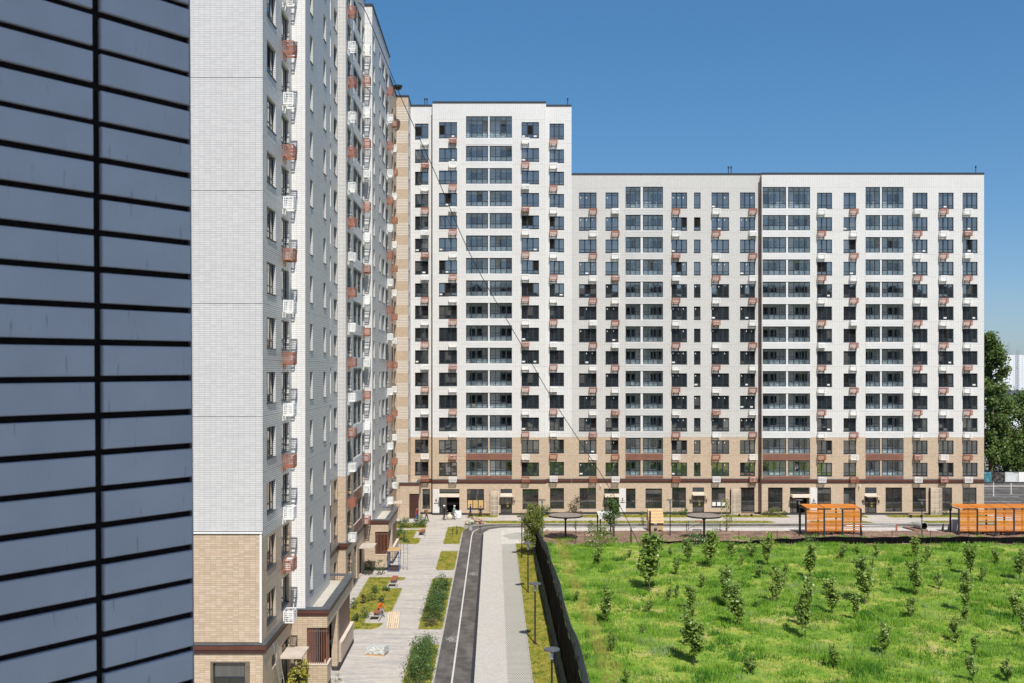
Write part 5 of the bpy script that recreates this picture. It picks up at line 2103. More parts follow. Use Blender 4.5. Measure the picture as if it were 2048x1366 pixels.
# low black netting along the far edge of the meadow
lf = thing('net_fence', 'low black net fence along the far edge of the meadow before the soil', 'fence', (40, 106.6, 0))
mb = MB()
xs = np.arange(17.5, 66, .6)
for i, (a, b) in enumerate(zip(xs, xs[1:])):
    h0 = .42 + .05 * math.sin(a * .9) + .04 * math.sin(a * 2.3) + .4 * min(1, max(0, (a - 28) / 6))
    h1 = .42 + .05 * math.sin(b * .9) + .04 * math.sin(b * 2.3) + .4 * min(1, max(0, (b - 28) / 6))
    ya, yb = 106.65 + .08 * math.sin(a * 1.9), 106.65 + .08 * math.sin(b * 1.9)
    for q in (((a, ya, 0), (b, yb, 0), (b, yb - .05, h1), (a, ya - .05, h0)), ((a, ya + .03, 0), (a, ya - .02, h0), (b, yb - .02, h1), (b, yb + .03, 0)),
              ((a, ya - .05, h0), (b, yb - .05, h1), (b, yb - .02, h1), (a, ya - .02, h0))):
        mb.face(q)
add('net', mb.mesh('net', NET), lf, -lf.location)
pm = MB().cyl((0, 0, 0), (0, 0, 1.55), .03, n=6).mesh('fence_post', BLACK)
for x in np.arange(18, 66, 4.1):
    add('fence_post', pm, lf, Vector((float(x), 106.55, 0)) - lf.location)

# ------------------------------------------------------------------ lamps
def make_lamp(name, label, loc, h=4.25, group='lamp posts with flat disc heads'):
    o = thing(name, label, 'street lamp', loc, 0, group)
    add('pole', MB().cyl((0, 0, .05), (0, 0, h - .62), .055, .05, 8).box(-.16, .16, -.16, .16, 0, .05).mesh('pole', BLACK), o)
    add('lamp_glass', MB().cyl((0, 0, h - .62), (0, 0, h - .30), .09, .11, 10).mesh('lamp_glass', simple('milk_glass', (.72, .74, .75), .25, .6, var=.04)), o)
    add('lamp_disc', MB().cyl((0, 0, h - .30), (0, 0, h - .16), .05, .05, 8).cyl((0, 0, h - .16), (0, 0, h - .10), .43, .41, 20)
        .mesh('lamp_disc', simple('lamp_disc_grey', (.07, .075, .085), .4, .5)), o)
    return o


l0 = make_lamp('street_lamp', 'black lamp post nearest the camera beside the net fence', (3.0, 51.7, .03))
for (x, y), lab in zip(((2.79, 67.7), (2.85, 83.5), (2.77, 99.0)), ('second lamp post from the camera beside the net fence', 'third lamp post beside the net fence, below the bushy poplar',
                                                                   'farthest of the four lamp posts beside the net fence')):
    copy_thing(l0, (x, y, .03), 0, lab)
for x, lab in ((5.4, 'tall lamp post between the poplar clump and the first round canopy'), (19.8, 'tall lamp post between the playhouse and the second round canopy'),
               (34.3, 'lamp post at the near corner of the first orange pergola'), (48.1, 'lamp post behind the concrete pipe')):
    copy_thing(l0, (x, 111.9, .0), 0, lab)

# ------------------------------------------------------------------ playground
WOOD_OR = simple('orange_wood', (.58, .185, .016), .5, .4, var=.16, scale=2.6)
WOOD_OR2 = simple('light_orange_wood', (.70, .27, .04), .5, .4, var=.16, scale=2.6)
WOOD = simple('fresh_pine', (.50, .34, .19), .7, .3, var=.14, scale=4, speck=.15)
SLATS = [simple('canopy_wood', (.25, .205, .175), .8, .2, var=.22, scale=3, speck=.2)]


def round_canopy(label, px, py_top, px_base, py_base):
    x, y = ground_at(px_base, py_base)
    zt = EYE - (py_top - HY) * y / FPX
    o = thing('round_canopy', label, 'canopy', (x, y, 0), 0, 'round flat canopies on one post')
    r = 34.3 * y / FPX
    add('roof_disc', MB().cyl((0, 0, zt - .05), (0, 0, zt), r - .02, r - .02, 40).mesh('roof_disc', SLATS[0]), o)
    rim = MB()
    n = 48
    for i in range(n):
        a, b = 2 * math.pi * i / n, 2 * math.pi * (i + 1) / n
        for r0, r1 in ((r, r - .015),):
            pa, pb = (math.cos(a), math.sin(a)), (math.cos(b), math.sin(b))
            rim.face([(pa[0] * r, pa[1] * r, zt - .14), (pb[0] * r, pb[1] * r, zt - .14), (pb[0] * r, pb[1] * r, zt + .02), (pa[0] * r, pa[1] * r, zt + .02)])
            rim.face([(pa[0] * r1, pa[1] * r1, zt - .14), (pa[0] * r1, pa[1] * r1, zt + .02), (pb[0] * r1, pb[1] * r1, zt + .02), (pb[0] * r1, pb[1] * r1, zt - .14)])
            rim.face([(pa[0] * r, pa[1] * r, zt + .02), (pb[0] * r, pb[1] * r, zt + .02), (pb[0] * r1, pb[1] * r1, zt + .02), (pa[0] * r1, pa[1] * r1, zt + .02)])
    add('rim', rim.mesh('rim', BLACK), o)
    add('post', MB().cyl((0, 0, 0), (0, 0, zt - .55), .11, .10, 12).cyl((0, 0, zt - .55), (0, 0, zt - .055), .10, .55, 16).mesh('post', BLACK), o)
    return o


round_canopy('round flat canopy on one black post next to the poplar clump', 1131, 1030, 1131, 1081)
round_canopy('round flat canopy on one black post right of the playhouse', 1408, 1030.5, 1408, 1081)


def pergola(label, x0, bays, y, bw=2.06, zt=3.02, dp=2.0):
    o = thing('pergola', label, 'pergola', (x0, y, 0), 0, 'orange slatted pergolas on the soil strip')
    w = bays * bw
    pm = MB().box(-.08, .08, -.08, .08, 0, zt).mesh('post', SLATE)
    rm = MB()
    i0 = 0
    for i in range(bays + 1):
        add('post', pm, o, (i * bw, 0, 0))
        if i % 1 == 0:
            add('post', pm, o, (i * bw - .0, dp + .1, 0))
        add('rafter', MB().box(-.05, .05, -.15, dp + .35, zt + .003, zt + .12).mesh('rafter', SLATE), o, (i * bw, 0, 0))
    sl = [MB().box(.085, bw - .085, -.035, .0, 0, .088).mesh('slat', m) for m in (WOOD_OR, WOOD_OR2)]
    for b in range(bays):
        z = .62
        while z < zt - .1:
            if random.random() > .07:
                add('slat', sl[int(random.random() < .35)], o, (b * bw, random.uniform(-.006, .006), z))
            z += .121
    rs = [MB().box(.055, bw - .055, 0, .10, 0, .035).mesh('roof_slat', m) for m in (WOOD_OR, WOOD_OR2)]
    for b in range(bays):
        yy = -.12
        while yy < dp + .3:
            add('roof_slat', rs[int(random.random() < .2)], o, (b * bw, yy, zt + .05 + .12 + .06 * yy))
            yy += .112
    add('bench_seat', MB().box(.3, w - .3, .5, .95, .42, .48).mesh('bench_seat', WOOD_OR), o)
    lg = MB().box(-.04, .04, .55, .9, 0, .42).mesh('bench_leg', SLATE)
    for i in range(bays):
        add('bench_leg', lg, o, (i * bw + 1.0, 0, 0))
    return o


pergola('orange slatted pergola with three bays behind the low net fence', 35.05, 3, 111.9)
pergola('longer orange slatted pergola cut by the edge, beside the white cube', 52.25, 5, 111.9)

# wooden playhouse
ph = thing('playhouse', 'small wooden playhouse with a long boarded roof on the playground', 'playhouse', (17.95, 115.4, 0))
bd = MB().box(-.02, 1.72, 0, .185, 0, .03).mesh('roof_board', WOOD)
bd2 = MB().box(-.02, 1.72, 0, .185, 0, .03).mesh('roof_board', simple('paler_pine', (.66, .44, .22), .7, .3, var=.14, scale=4))
for i in range(9):
    t = i / 8
    b_ = add('roof_board', bd if i % 2 else bd2, ph, (0, -.25 + .9 * t, 1.0 + 1.35 * t))
    b_.rotation_euler = (R(56), 0, 0)
    b2 = add('roof_board', bd, ph, (1.70, 1.95 - .9 * t, 1.0 + 1.35 * t), R(180))
    b2.rotation_euler = (R(56), 0, R(180))
bw_ = MB().box(0, .17, 0, .03, 0, .92).mesh('wall_board', WOOD)
for i in range(9):
    if i in (3, 4):
        continue
    add('wall_board', bw_, ph, (.06 + i * .178, .0, .05))
for s in (.05, 1.60):
    add('side_wall', MB().box(0, .05, .04, 1.6, .05, 1.25).mesh('side_wall', WOOD), ph, (s, 0, 0))
    add('gable', MB().prism([(.04, 1.26), (1.66, 1.26), (.85, 2.3)], 0, .05).mesh('gable', WOOD), ph, (s, 0, 0)).rotation_euler = (R(90), 0, R(90))
add('floor', MB().box(0, 1.7, 0, 1.65, .0, .045).mesh('floor', BLACK), ph)
sp = thing('play_post', 'thick black post beside the wooden playhouse', 'post', (ground_at(1300, 1078)[0], ground_at(1300, 1078)[1], 0))
add('pole', MB().cyl((0, 0, 0), (0, 0, 3.0), .11, .10, 10).cyl((0, 0, 3.0), (0, 0, 3.06), .13, n=10).mesh('pole', BLACK), sp)
add('foot_plate', MB().box(-.2, .2, -.2, .2, 0, .04).mesh('foot_plate', STEEL), sp)

# shaded frame with a pale roof, climbing bars, mast, concrete pipe
fx0, fy0 = ground_at(1201, 1076)
fr_ = thing('shade_frame', 'black frame with a sloping pale slatted roof beside the young dense tree', 'shelter', (fx0, fy0, 0))
for x, y in ((0, 0), (1.5, 0), (0, 3.2), (1.5, 3.2)):
    add('post', MB().box(-.07, .07, -.07, .07, 0, 2.1 + y * .12).mesh('post', BLACK), fr_, (x, y, 0))
for i in range(12):
    add('slat', MB().box(-.1, 1.6, 0, .2, 0, .04).mesh('slat', PLASTER), fr_, (0, -.1 + i * .29, 2.12 + i * .034))
cbx, cby = ground_at(1373, 1063)
cb = thing('climbing_frame', 'low climbing frame of thin dark bars under the second round canopy', 'climbing frame', (cbx, cby, 0))
for i, x in enumerate((0, .35, 1.95, 2.3, 3.9)):
    add('upright', MB().cyl((0, 0, 0), (0, 0, 1.15), .035, n=6).mesh('upright', BLACK), cb, (x, (i % 2) * .8, 0))
add('bar', MB().cyl((0, 0, 1.1), (3.9, 0, 1.1), .03, n=6).mesh('bar', BLACK), cb)
add('bar', MB().cyl((.35, .8, 1.1), (2.3, .8, 1.1), .03, n=6).cyl((.35, .8, .2), (1.95, 0, 1.05), .025, n=6).mesh('bar', BLACK), cb)
add('step_panel', MB().box(1.1, 2.2, .05, .7, 1.14, 1.19).mesh('step_panel', RUST), cb)
gx, gy = ground_at(1432, 1064)
gf = thing('site_barrier', 'green meshed site barrier under the second round canopy', 'barrier', (gx - 1.2, gy, 0))
mb = MB()
for i in range(9):
    mb.box(i * .2, i * .2 + .03, 0, .03, .1, 1.0)
for z in (.1, .5, .97):
    mb.box(0, 1.63, .031, .05, z, z + .03)
add('grille', mb.mesh('grille', simple('dull_green_paint', (.10, .22, .16), .5)), gf)
for x in (.1, 1.5):
    add('foot', MB().box(x, x + .05, -.3, .35, 0, .06).mesh('foot', BLACK), gf)
msx, msy = ground_at(1262, 1090)
ms = thing('mast', 'dark tripod mast on the soil holding the end of the long wire', 'mast', (msx, msy, 0))
MAST_Z = EYE - (1055 - HY) * msy / FPX
add('pole', MB().cyl((0, 0, 0), (0, 0, MAST_Z), .07, .06, 7).mesh('pole', BLACK), ms)
add('brace', MB().cyl((.9, .4, 0), (0, 0, MAST_Z - .1), .035, n=6).mesh('brace', BLACK), ms)
add('crossarm', MB().cyl((-.2, 0, MAST_Z - .08), (.55, 0, MAST_Z - .02), .03, n=6).mesh('crossarm', BLACK), ms)
# the long wire
wpx = [(716, 4, 88.5), (735, 32, 89), (800, 190, 91), (870, 345, 93), (945, 518, 95.5), (1043, 690, 99), (1100, 790, 101), (1150, 868, 103), (1200, 945, 104.6), (1240, 1012, 105.8), (1262, 1055, msy)]
pts = [((a - VX) * d / FPX, d, EYE + (HY - b) * d / FPX) for a, b, d in wpx]
fine = []
for i in range(len(pts) - 1):
    p0, p1, p2, p3 = (Vector(pts[max(i - 1, 0)]), Vector(pts[i]), Vector(pts[i + 1]), Vector(pts[min(i + 2, len(pts) - 1)]))
    for k in range(6):
        t = k / 6
        fine.append(.5 * ((2 * p1) + (-p0 + p2) * t + (2 * p0 - 5 * p1 + 4 * p2 - p3) * t * t + (-p0 + 3 * p1 - 3 * p2 + p3) * t ** 3))
fine.append(Vector(pts[-1]))
tag(add('wire', MB().tube(fine, .034, 5).mesh('wire', BLACK)), 'long thin black wire slung from the receding block down to the mast', 'wire')
px_, py_ = ground_at(1841, 1062)
pipe = thing('concrete_pipe', 'big concrete pipe lying on the soil, its dark mouth open', 'pipe', (px_, py_, 0))
mb = MB()
n = 26
for i in range(n):
    a, b = 2 * math.pi * i / n, 2 * math.pi * (i + 1) / n
    ca, sa, cb_, sb = math.cos(a), math.sin(a), math.cos(b), math.sin(b)
    Ro, Ri, D = .48, .40, 1.5
    mb.face([(Ro * ca, 0, Ro * sa), (Ro * ca, D, Ro * sa), (Ro * cb_, D, Ro * sb), (Ro * cb_, 0, Ro * sb)])
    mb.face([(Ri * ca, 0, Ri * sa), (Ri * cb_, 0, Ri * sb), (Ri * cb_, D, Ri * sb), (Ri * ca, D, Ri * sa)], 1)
    mb.face([(Ri * ca, 0, Ri * sa), (Ro * ca, 0, Ro * sa), (Ro * cb_, 0, Ro * sb), (Ri * cb_, 0, Ri * sb)])
    mb.face([(Ri * ca, D, Ri * sa), (Ri * cb_, D, Ri * sb), (Ro * cb_, D, Ro * sb), (Ro * ca, D, Ro * sa)])
q = add('shell', mb.mesh('shell', CONCRETE, simple('shade_dark_pipe_inside', (.02, .02, .02), .95, .1)), pipe, (0.45, 0, .56))  # shade in the pipe's mouth is put into the near-black inside colour
q.rotation_euler = (0, 0, R(14))
add('cradle', MB().prism([(-.75, 0), (.85, 0), (.55, 2.2), (-1.2, 2.2)], 0, .16).mesh('cradle', M_SOIL), pipe)
wx, wy = ground_at(1910, 1062)
cu = thing('white_panel_stack', 'white panels stacked on edge beside the longer pergola', 'panel stack', (wx - .3, wy, 0))
for i in range(3):
    add('panel', MB().box(0, .62, i * .12, i * .12 + .09, .02, 1.35 - i * .06).mesh('panel', WHITEPAINT), cu)
for px, t in ((1884, 'left'), (1896, 'right')):
    x, y = ground_at(px, 1062)
    o = thing('concrete_post', f'{t} of two stubby leaning concrete posts before the longer pergola', 'post', (x, y, 0))
    add('shaft', MB().prism([(-.13, 0), (.13, 0), (.20, .85), (.05, .85)], 0, .14).mesh('shaft', CONCRETE), o).rotation_euler = (R(90), 0, 0)
x, y = ground_at(1793, 1062)
o = thing('red_marker_post', 'short rust red marker post by the road behind the soil strip', 'post', (x, y, 0))
add('shaft', MB().box(-.09, .09, -.05, .05, 0, .78).mesh('shaft', RUST), o)
add('rail', MB().cyl((-6.5, 0, .62), (-.09, 0, .70), .025, n=6).mesh('rail', STEEL), o)
# branches left on the soil
x, y = ground_at(1533, 1086)
o = thing('branch_pile', 'bare dead branches leaning on the soil left of the first pergola', 'branches', (x, y, 0))
for i in range(5):
    a = random.uniform(-1.2, 1.2)
    add('branch', MB().cyl((0, 0, 0), (a, random.uniform(-.3, .3), random.uniform(.6, 1.3)), .03, .01, 5).mesh('branch', BARK), o, (random.uniform(-.6, .6), 0, .1))

# ------------------------------------------------------------------ benches, pallets and builders' things
def bench(name, label, x, y, rz, L=1.9, seat=RUST, legs=CONCRETE, group='red topped benches on the walkway'):
    o = thing(name, label, 'bench', (x, y, .0), rz, group)
    pl = MB().box(-L / 2, L / 2, 0, .105, .43, .47).mesh('seat_plank', seat)
    for i in range(4):
        add('seat_plank', pl, o, (0, -.235 + i * .122, 0))
    for s in (-1, 1):
        add('leg', MB().box(s * L * .36 - .06, s * L * .36 + .06, -.22, .22, 0, .425).mesh('leg', legs), o)
    return o


PAD = simple('bench_pad', (.50, .47, .44), .85, .2, var=.1)
SEATR = simple('terracotta_planks', (.36, .115, .06), .6, .3, var=.12)
bench('bench', 'red topped bench between the corner lawns, second porch beyond it', -8.15, 113.2, R(84), 2.0, SEATR)
bench('bench', 'red topped bench in the notch of the big lawn near the scaffold', -8.75, 87.3, R(88), 1.9, SEATR)
bench('bench', 'red topped bench with the orange clad worker on it', -8.75, 75.6, R(84), 1.9, SEATR)
for i, (x, y, l) in enumerate(((-8.15, 112.0, 'low grey bin stand beside the corner lawn bench'), (-8.75, 85.55, 'dark planter tray in front of the big lawn bench'), (-8.9, 74.2, 'dark planter tray in front of the orange worker'))):
    o = thing('planter_tray', l, 'tray', (x, y, 0), R(86), 'trays in front of the benches')
    add('rim', MB().box(-.62, .62, -.40, -.33, 0, .22).box(-.62, .62, .33, .40, 0, .22).box(-.62, -.55, -.329, .329, 0, .22).box(.55, .62, -.329, .329, 0, .22).mesh('rim', PAD), o)
    add('soil', MB().box(-.549, .549, -.329, .329, 0, .16).mesh('soil', simple('dark_potting_soil', (.035, .026, .02), .95, .1, var=.3, scale=8)), o)
for px, lab in ((960, 'long wooden bench under the cardboard window of the tall section'),):
    bench('bench', lab, fx(958, 127.2), 127.4, 0, 2.9, WOOD, BLACK, 'long benches along the facade')
bench('bench', 'long wooden bench in front of the lattice of the pale grey section', fx(1490, 127.2), 127.0, 0, 2.2, WOOD, BLACK, 'long benches along the facade')
bench('bench', 'long wooden bench before the shop window of the white section', fx(1831, 126.5), 126.3, 0, 1.9, WOOD, BLACK, 'long benches along the facade')

# pallet leaning on the bench pad
px_, py_ = ground_at(785, 1257)
pal = thing('pallet', 'wooden pallet propped up at the lower corner of the big lawn', 'pallet', (px_, py_, 0.02))
rt = add('stringers', MB().box(-.42, -.32, .04, .12, 0, 1.2).box(-.05, .05, .04, .12, 0, 1.2).box(.32, .42, .04, .12, 0, 1.2).mesh('stringers', WOOD), pal)
rt.rotation_euler = (R(-28), 0, R(-8))
bdm = MB().box(0, .085, 0, .035, 0, 1.2).mesh('deck_board', simple('pale_pine', (.60, .50, .35), .75, .3, var=.12, scale=5, speck=.12))
for i in range(6):
    add('deck_board', bdm, rt, (-.42 + i * .152, .0, 0))
for z in (.0, .55, 1.11):
    add('cross_board', MB().box(-.42, .42, .121, .15, z, z + .09).mesh('cross_board', WOOD), rt)

# shrink wrapped pallet of paving
px_, py_ = ground_at(755, 1308)
wr = thing('wrapped_pallet', 'pallet of goods under crumpled clear plastic on the paving', 'pallet', (px_, py_, 0), R(-12))
WRAP, nt_, out_ = new_mat('crumpled_plastic')
g = G(nt_)
p = g.pos()
n_ = g.noise(p, 7, 5, .7)
nt_.links.new(g.bsdf(g.ramp(n_, [(.3, (.40, .41, .39)), (.7, (.64, .65, .63))]), .22, .7, 0, g.bump(g.noise(p, 11, 4, .7), .9, .05)), out_.inputs[0])
bm = bmesh.new()
bmesh.ops.create_grid(bm, x_segments=1, y_segments=1, size=.1)
bm.free()
mb = MB()
NX, NY = 14, 10
gridv = {}
def wv(i, j, k):
    pass
bm = bmesh.new()
bmesh.ops.create_cube(bm, size=1)
bmesh.ops.subdivide_edges(bm, edges=bm.edges[:], cuts=7, use_grid_fill=True)
for v in bm.verts:
    r_ = 1 - .10 * max(0, v.co.z)
    v.co = Vector((v.co.x * 1.25 * r_, v.co.y * .95 * r_, (v.co.z + .5) * .42 + .14))
    v.co += Vector((random.uniform(-.025, .025), random.uniform(-.025, .025), random.uniform(-.02, .02) - .06 * abs(v.co.x) ** 2))
me = bpy.data.meshes.new('plastic_wrap')
bm.to_mesh(me)
bm.free()
me.materials.append(WRAP)
add('plastic_wrap', me, wr)
for y in (-.42, 0, .42):
    add('stringer', MB().box(-.62, .62, y - .05, y + .05, 0, .11).mesh('stringer', WOOD), wr)

# scaffold tower on the walkway
scx, scy = ground_at(776, 1144)
sc_ = thing('scaffold', 'small blue scaffold tower with a ladder end standing by the second porch', 'scaffold', (scx, scy, 0))
BLUE = simple('blue_paint', (.045, .10, .24), .45, .4, var=.15)
W_, D_, H_ = 1.0, 1.9, 1.95
for x in (0, W_):
    for y in (0, D_):
        add('upright', MB().cyl((0, 0, 0), (0, 0, H_ + (.6 if y and x else 0)), .03, n=7).mesh('upright', BLUE if not (x and y) else STEEL), sc_, (x, y, 0))
br = MB()
for y in (0, D_):
    for z in (.15, 1.0, H_ - .05):
        br.cyl((0, y, z), (W_, y, z), .022, n=6)
for x in (0, W_):
    br.cyl((x, 0, .15), (x, D_, .15), .022, n=6).cyl((x, 0, .2), (x, D_, H_ - .1), .018, n=6)
add('brace', br.mesh('brace', BLUE), sc_)
for i in range(4):
    add('deck_board', MB().box(-.08, W_ + .08, .0, .44, 0, .04).mesh('deck_board', WOOD if i % 2 else CARD), sc_, (0, -.02 + i * .48, H_ - .02))
add('lower_deck', MB().box(.05, W_ - .05, .1, D_ - .1, .18, .22).mesh('lower_deck', BROWN_DARK), sc_)
ld = MB()
for x in (1.35, 1.75):
    ld.cyl((x, .9, 0), (x, .9, 2.6), .022, n=6)
for i in range(7):
    ld.cyl((1.35, .9, .25 + i * .35), (1.75, .9, .25 + i * .35), .016, n=5)
add('ladder_frame', ld.mesh('ladder_frame', STEEL), sc_)

# ladder against the near corner
lad = thing('ladder', 'aluminium ladder leaning on the near corner under the cornice', 'ladder', (-11.2, 54.0, 0))
mb = MB()
top = Vector((-.42, -1.2, 4.2))
for s in (-.2, .2):
    mb.cyl((0 + s * .3, s, 0), top + Vector((s * .3, s, 0)), .03, n=6)
add('rail', mb.mesh('rail', STEEL), lad)
for i in range(13):
    c_ = top * ((i + .7) / 13.5)
    add('rung', MB().cyl(c_ + Vector((-.06, -.2, 0)), c_ + Vector((.06, .2, 0)), .018, n=5).mesh('rung', STEEL), lad)

# bin, big bag, rubble heap, post on the path
x, y = ground_at(941, 1060)
o = thing('litter_bin', 'grey litter bin with an open dark top by the path bend', 'litter bin', (x, y, 0))
add('body', MB().cyl((0, 0, 0), (0, 0, .62), .24, .25, 14).mesh('body', CONCRETE), o)
add('hood', MB().cyl((0, 0, .85), (0, 0, .9), .27, .25, 14).box(-.2, -.14, -.1, .1, .62, .85).box(.14, .2, -.1, .1, .62, .85).mesh('hood', COPING), o)
x, y = ground_at(960.5, 1066)
o = thing('bollard', 'slim grey bollard at the end of the dark drain channel', 'bollard', (x, y, 0))
add('shaft', MB().cyl((0, 0, 0), (0, 0, .75), .07, n=10).mesh('shaft', COPING), o)
add('cap', MB().ball((0, 0, .75), .085, 10, 6).mesh('cap', BLACK), o)
x, y = ground_at(916, 1037)
o = thing('rubble_bag', 'big white bulk bag on the paving before the dark entrance', 'bag', (x, y, 0))
bm = bmesh.new()
bmesh.ops.create_cube(bm, size=1)
bmesh.ops.subdivide_edges(bm, edges=bm.edges[:], cuts=5, use_grid_fill=True)
for v in bm.verts:
    k_ = 1 + .16 * math.sin(math.pi * (v.co.z + .5))
    v.co = Vector((v.co.x * .78 * k_, v.co.y * .78 * k_, (v.co.z + .5) * .95)) + Vector((random.uniform(-.03, .03), random.uniform(-.03, .03), random.uniform(-.03, .03) * (v.co.z > -.4)))
me = bpy.data.meshes.new('bag_body')
bm.to_mesh(me)
bm.free()
me.polygons.foreach_set('use_smooth', [True] * len(me.polygons))
me.materials.append(simple('woven_white', (.72, .71, .69), .8, .2, var=.08, scale=5, bump=.4))
add('bag_body', me, o)
for s in (-.3, .3):
    add('lifting_loop', MB().tube([(s, -.3, .93), (s, -.15, 1.08), (s, .15, 1.08), (s, .3, .93)], .025, 5).mesh('lifting_loop', WHITEPAINT), o)
x, y = ground_at(899, 1039)
o = thing('rubble_bag', 'smaller cream sack slumped between the two helmeted workers', 'bag', (x, y, 0))
add('bag_body', MB().ball((0, 0, .32), .36, 12, 8, 0, (1, .8, 1.05)).mesh('bag_body', simple('cream_sack', (.60, .55, .46), .85, .2, var=.15, scale=5), smooth=True), o)
add('bag_neck', MB().cyl((0, 0, .64), (.05, 0, .82), .10, .17, 9).mesh('bag_neck', simple('cream_sack', (.60, .55, .46))), o)
x, y = ground_at(950, 1047)
hp = thing('brick_pile', 'untidy pile of loose bricks and planks on the paving', 'brick pile', (x, y, 0))
bk = [MB().box(-.17, .17, -.09, .09, 0, .11).mesh('brick', m) for m in (simple('red_brown_brick', (.30, .13, .08), .9), simple('brown_block', (.28, .17, .11), .9), simple('pale_block', (.55, .48, .40), .9))]
for i in range(170):
    t = random.random()
    xx = random.gauss(0, .55)
    b_ = add('brick', random.choice(bk), hp, (max(-1.1, min(1.2, xx)), random.uniform(-.4, .5), max(0, .72 * (1 - abs(xx) / 1.3)) * random.random()))
    b_.rotation_euler = (random.uniform(-.3, .3), random.uniform(-.3, .3), random.uniform(0, 3))
for i in range(3):
    b_ = add('plank', MB().box(-.8, .8, -.06, .06, 0, .04).mesh('plank', WOOD), hp, (.25, -.2 + i * .1, .55 + .02 * i), random.uniform(-.15, .15))
x, y = ground_at(937, 1049)
o = thing('tarp_bundle', 'crumpled pale green tarp bundle against the brick pile', 'tarp', (x, y, 0))
add('cloth', MB().ball((0, 0, .16), .38, 11, 7, 0, (1, .7, .5)).ball((.35, .4, .3), .36, 11, 7, 0, (1, .8, .7)).mesh('cloth', simple('tarp_green', (.42, .43, .32), .7, .3, var=.2, scale=6, bump=.5), smooth=True), o)

# far right: hoarding, warehouse, thin posts
ho = thing('hoarding', 'site hoarding with printed panels below the big trees', 'hoarding', (fx(1968, 165), 165, 0))
def print_mat(name, stops, sc=1.2):
    m, nt, out = new_mat(name)
    g = G(nt)
    p = g.pos()
    n = g.noise(g.scale(p, (1, 1, 1.4)), sc, 5, .65)
    nt.links.new(g.bsdf(g.ramp(n, stops), .5, .3), out.inputs[0])
    return m
pans = [print_mat('teal_print', [(.35, (.02, .10, .13)), (.55, (.07, .24, .29)), (.75, (.5, .6, .6))], 1.8), print_mat('dark_photo_print', [(.4, (.02, .02, .02)), (.6, (.10, .09, .085)), (.75, (.5, .48, .45))], 1.6),
        print_mat('pale_landscape_print', [(.3, (.22, .18, .20)), (.45, (.50, .52, .50)), (.7, (.70, .74, .78))], .7), WHITEPAINT, WHITEPAINT, pans[0] if False else WHITEPAINT]
s_ = 165 / FPX
xx = 0
for wpx_, m_ in ((15, pans[0]), (27, pans[1]), (27, pans[2]), (14, pans[3]), (22, pans[0]), (40, pans[3])):
    w_ = wpx_ * s_
    add('hoarding_panel', MB().box(.04, w_ - .04, 0, .06, .22, 1.85).mesh('hoarding_panel', m_), ho, (xx, 0, 0))
    add('hoarding_post', MB().box(-.035, .035, .062, .14, 0, 1.85).mesh('hoarding_post', STEEL), ho, (xx, 0, 0))
    xx += w_
YW = 235
wh = thing('warehouse', 'plain white warehouse with a dark strip and a lower annex behind the trees', 'warehouse', (fx(1985, YW), YW, 0))
CLAD = simple('white_cladding', (.66, .69, .72), .5, .4, var=.04, scale=.2)
w_ = 60
zt = fz(710, YW)
rb = MB()
i = 0
while i * 1.0 < w_:
    rb.box(i * 1.0 + .02, i * 1.0 + .98, -.05, 0, fz(786, YW), zt)
    i += 1
add('main_wall', rb.mesh('main_wall', CLAD), wh)
add('main_body', MB().box(0, w_, .01, 40, 0, zt - .1).mesh('main_body', CLAD), wh)
add('dark_strip', MB().box(1, w_, -3.0, -.06, fz(803, YW), fz(787, YW)).mesh('dark_strip', simple('dark_blue_glass', (.025, .04, .07), .2, .6)), wh)
add('eaves', MB().box(.5, w_, -3.6, -.06, fz(787, YW) + .01, fz(780, YW)).mesh('eaves', COPING), wh)
add('annex', MB().box(-8, w_, -9, -3.05, 0, fz(804, YW)).mesh('annex', CLAD), wh)
add('annex_roof', MB().box(-8.3, w_, -9.4, -3.05, fz(804, YW) + .01, fz(801, YW)).mesh('annex_roof', COPING), wh)
lm = MB()
lx = fx(2031, YW) - wh.location.x
for s in (0, .5):
    lm.box(lx + s, lx + s + .08, -.5, -.42, fz(786, YW), zt + 1.2)
z = fz(786, YW)
while z < zt + 1:
    lm.box(lx + .08, lx + .5, -.48, -.44, z, z + .06)
    z += .45
add('wall_ladder', lm.mesh('wall_ladder', STEEL), wh)
add('aerial', MB().cyl((lx - 1.0, 1, zt - .1), (lx - 1.0, 1, fz(684, YW)), .10, .04, 6).mesh('aerial', STEEL), wh)
for px, pyb, pyt, lab in ((1987, 992, 965, 'thin white pole in the car park by the end of the block'), (2022, 988, 966, 'white double pole in the car park by the tree shade')):
    x, y = ground_at(px, pyb)
    o = thing('bollard_pole', lab, 'pole', (x, y, 0))
    h_ = (pyb - pyt) * y / FPX
    add('shaft', MB().cyl((0, 0, 0), (0, 0, h_), .06, n=8).mesh('shaft', WHITEPAINT), o)
    add('base', MB().cyl((0, 0, 0), (0, 0, .08), .2, n=10).mesh('base', CONCRETE), o)
sh_ = thing('blue_kiosk', 'dark teal roofed kiosk half hidden by the trees above the hoarding', 'kiosk', (fx(2030, 190), 190, 0))
add('wall', MB().box(0, 9, 0, 5, 0, 3.0).mesh('wall', simple('kiosk_grey', (.25, .27, .28), .7)), sh_)
add('roof', MB().prism([(-.5, 3.0), (9.5, 3.0), (9.0, 4.6), (3.0, 5.2)], -.4, 5.4).mesh('roof', simple('teal_roof', (.03, .13, .17), .5)), sh_).rotation_euler = (R(90), 0, 0)
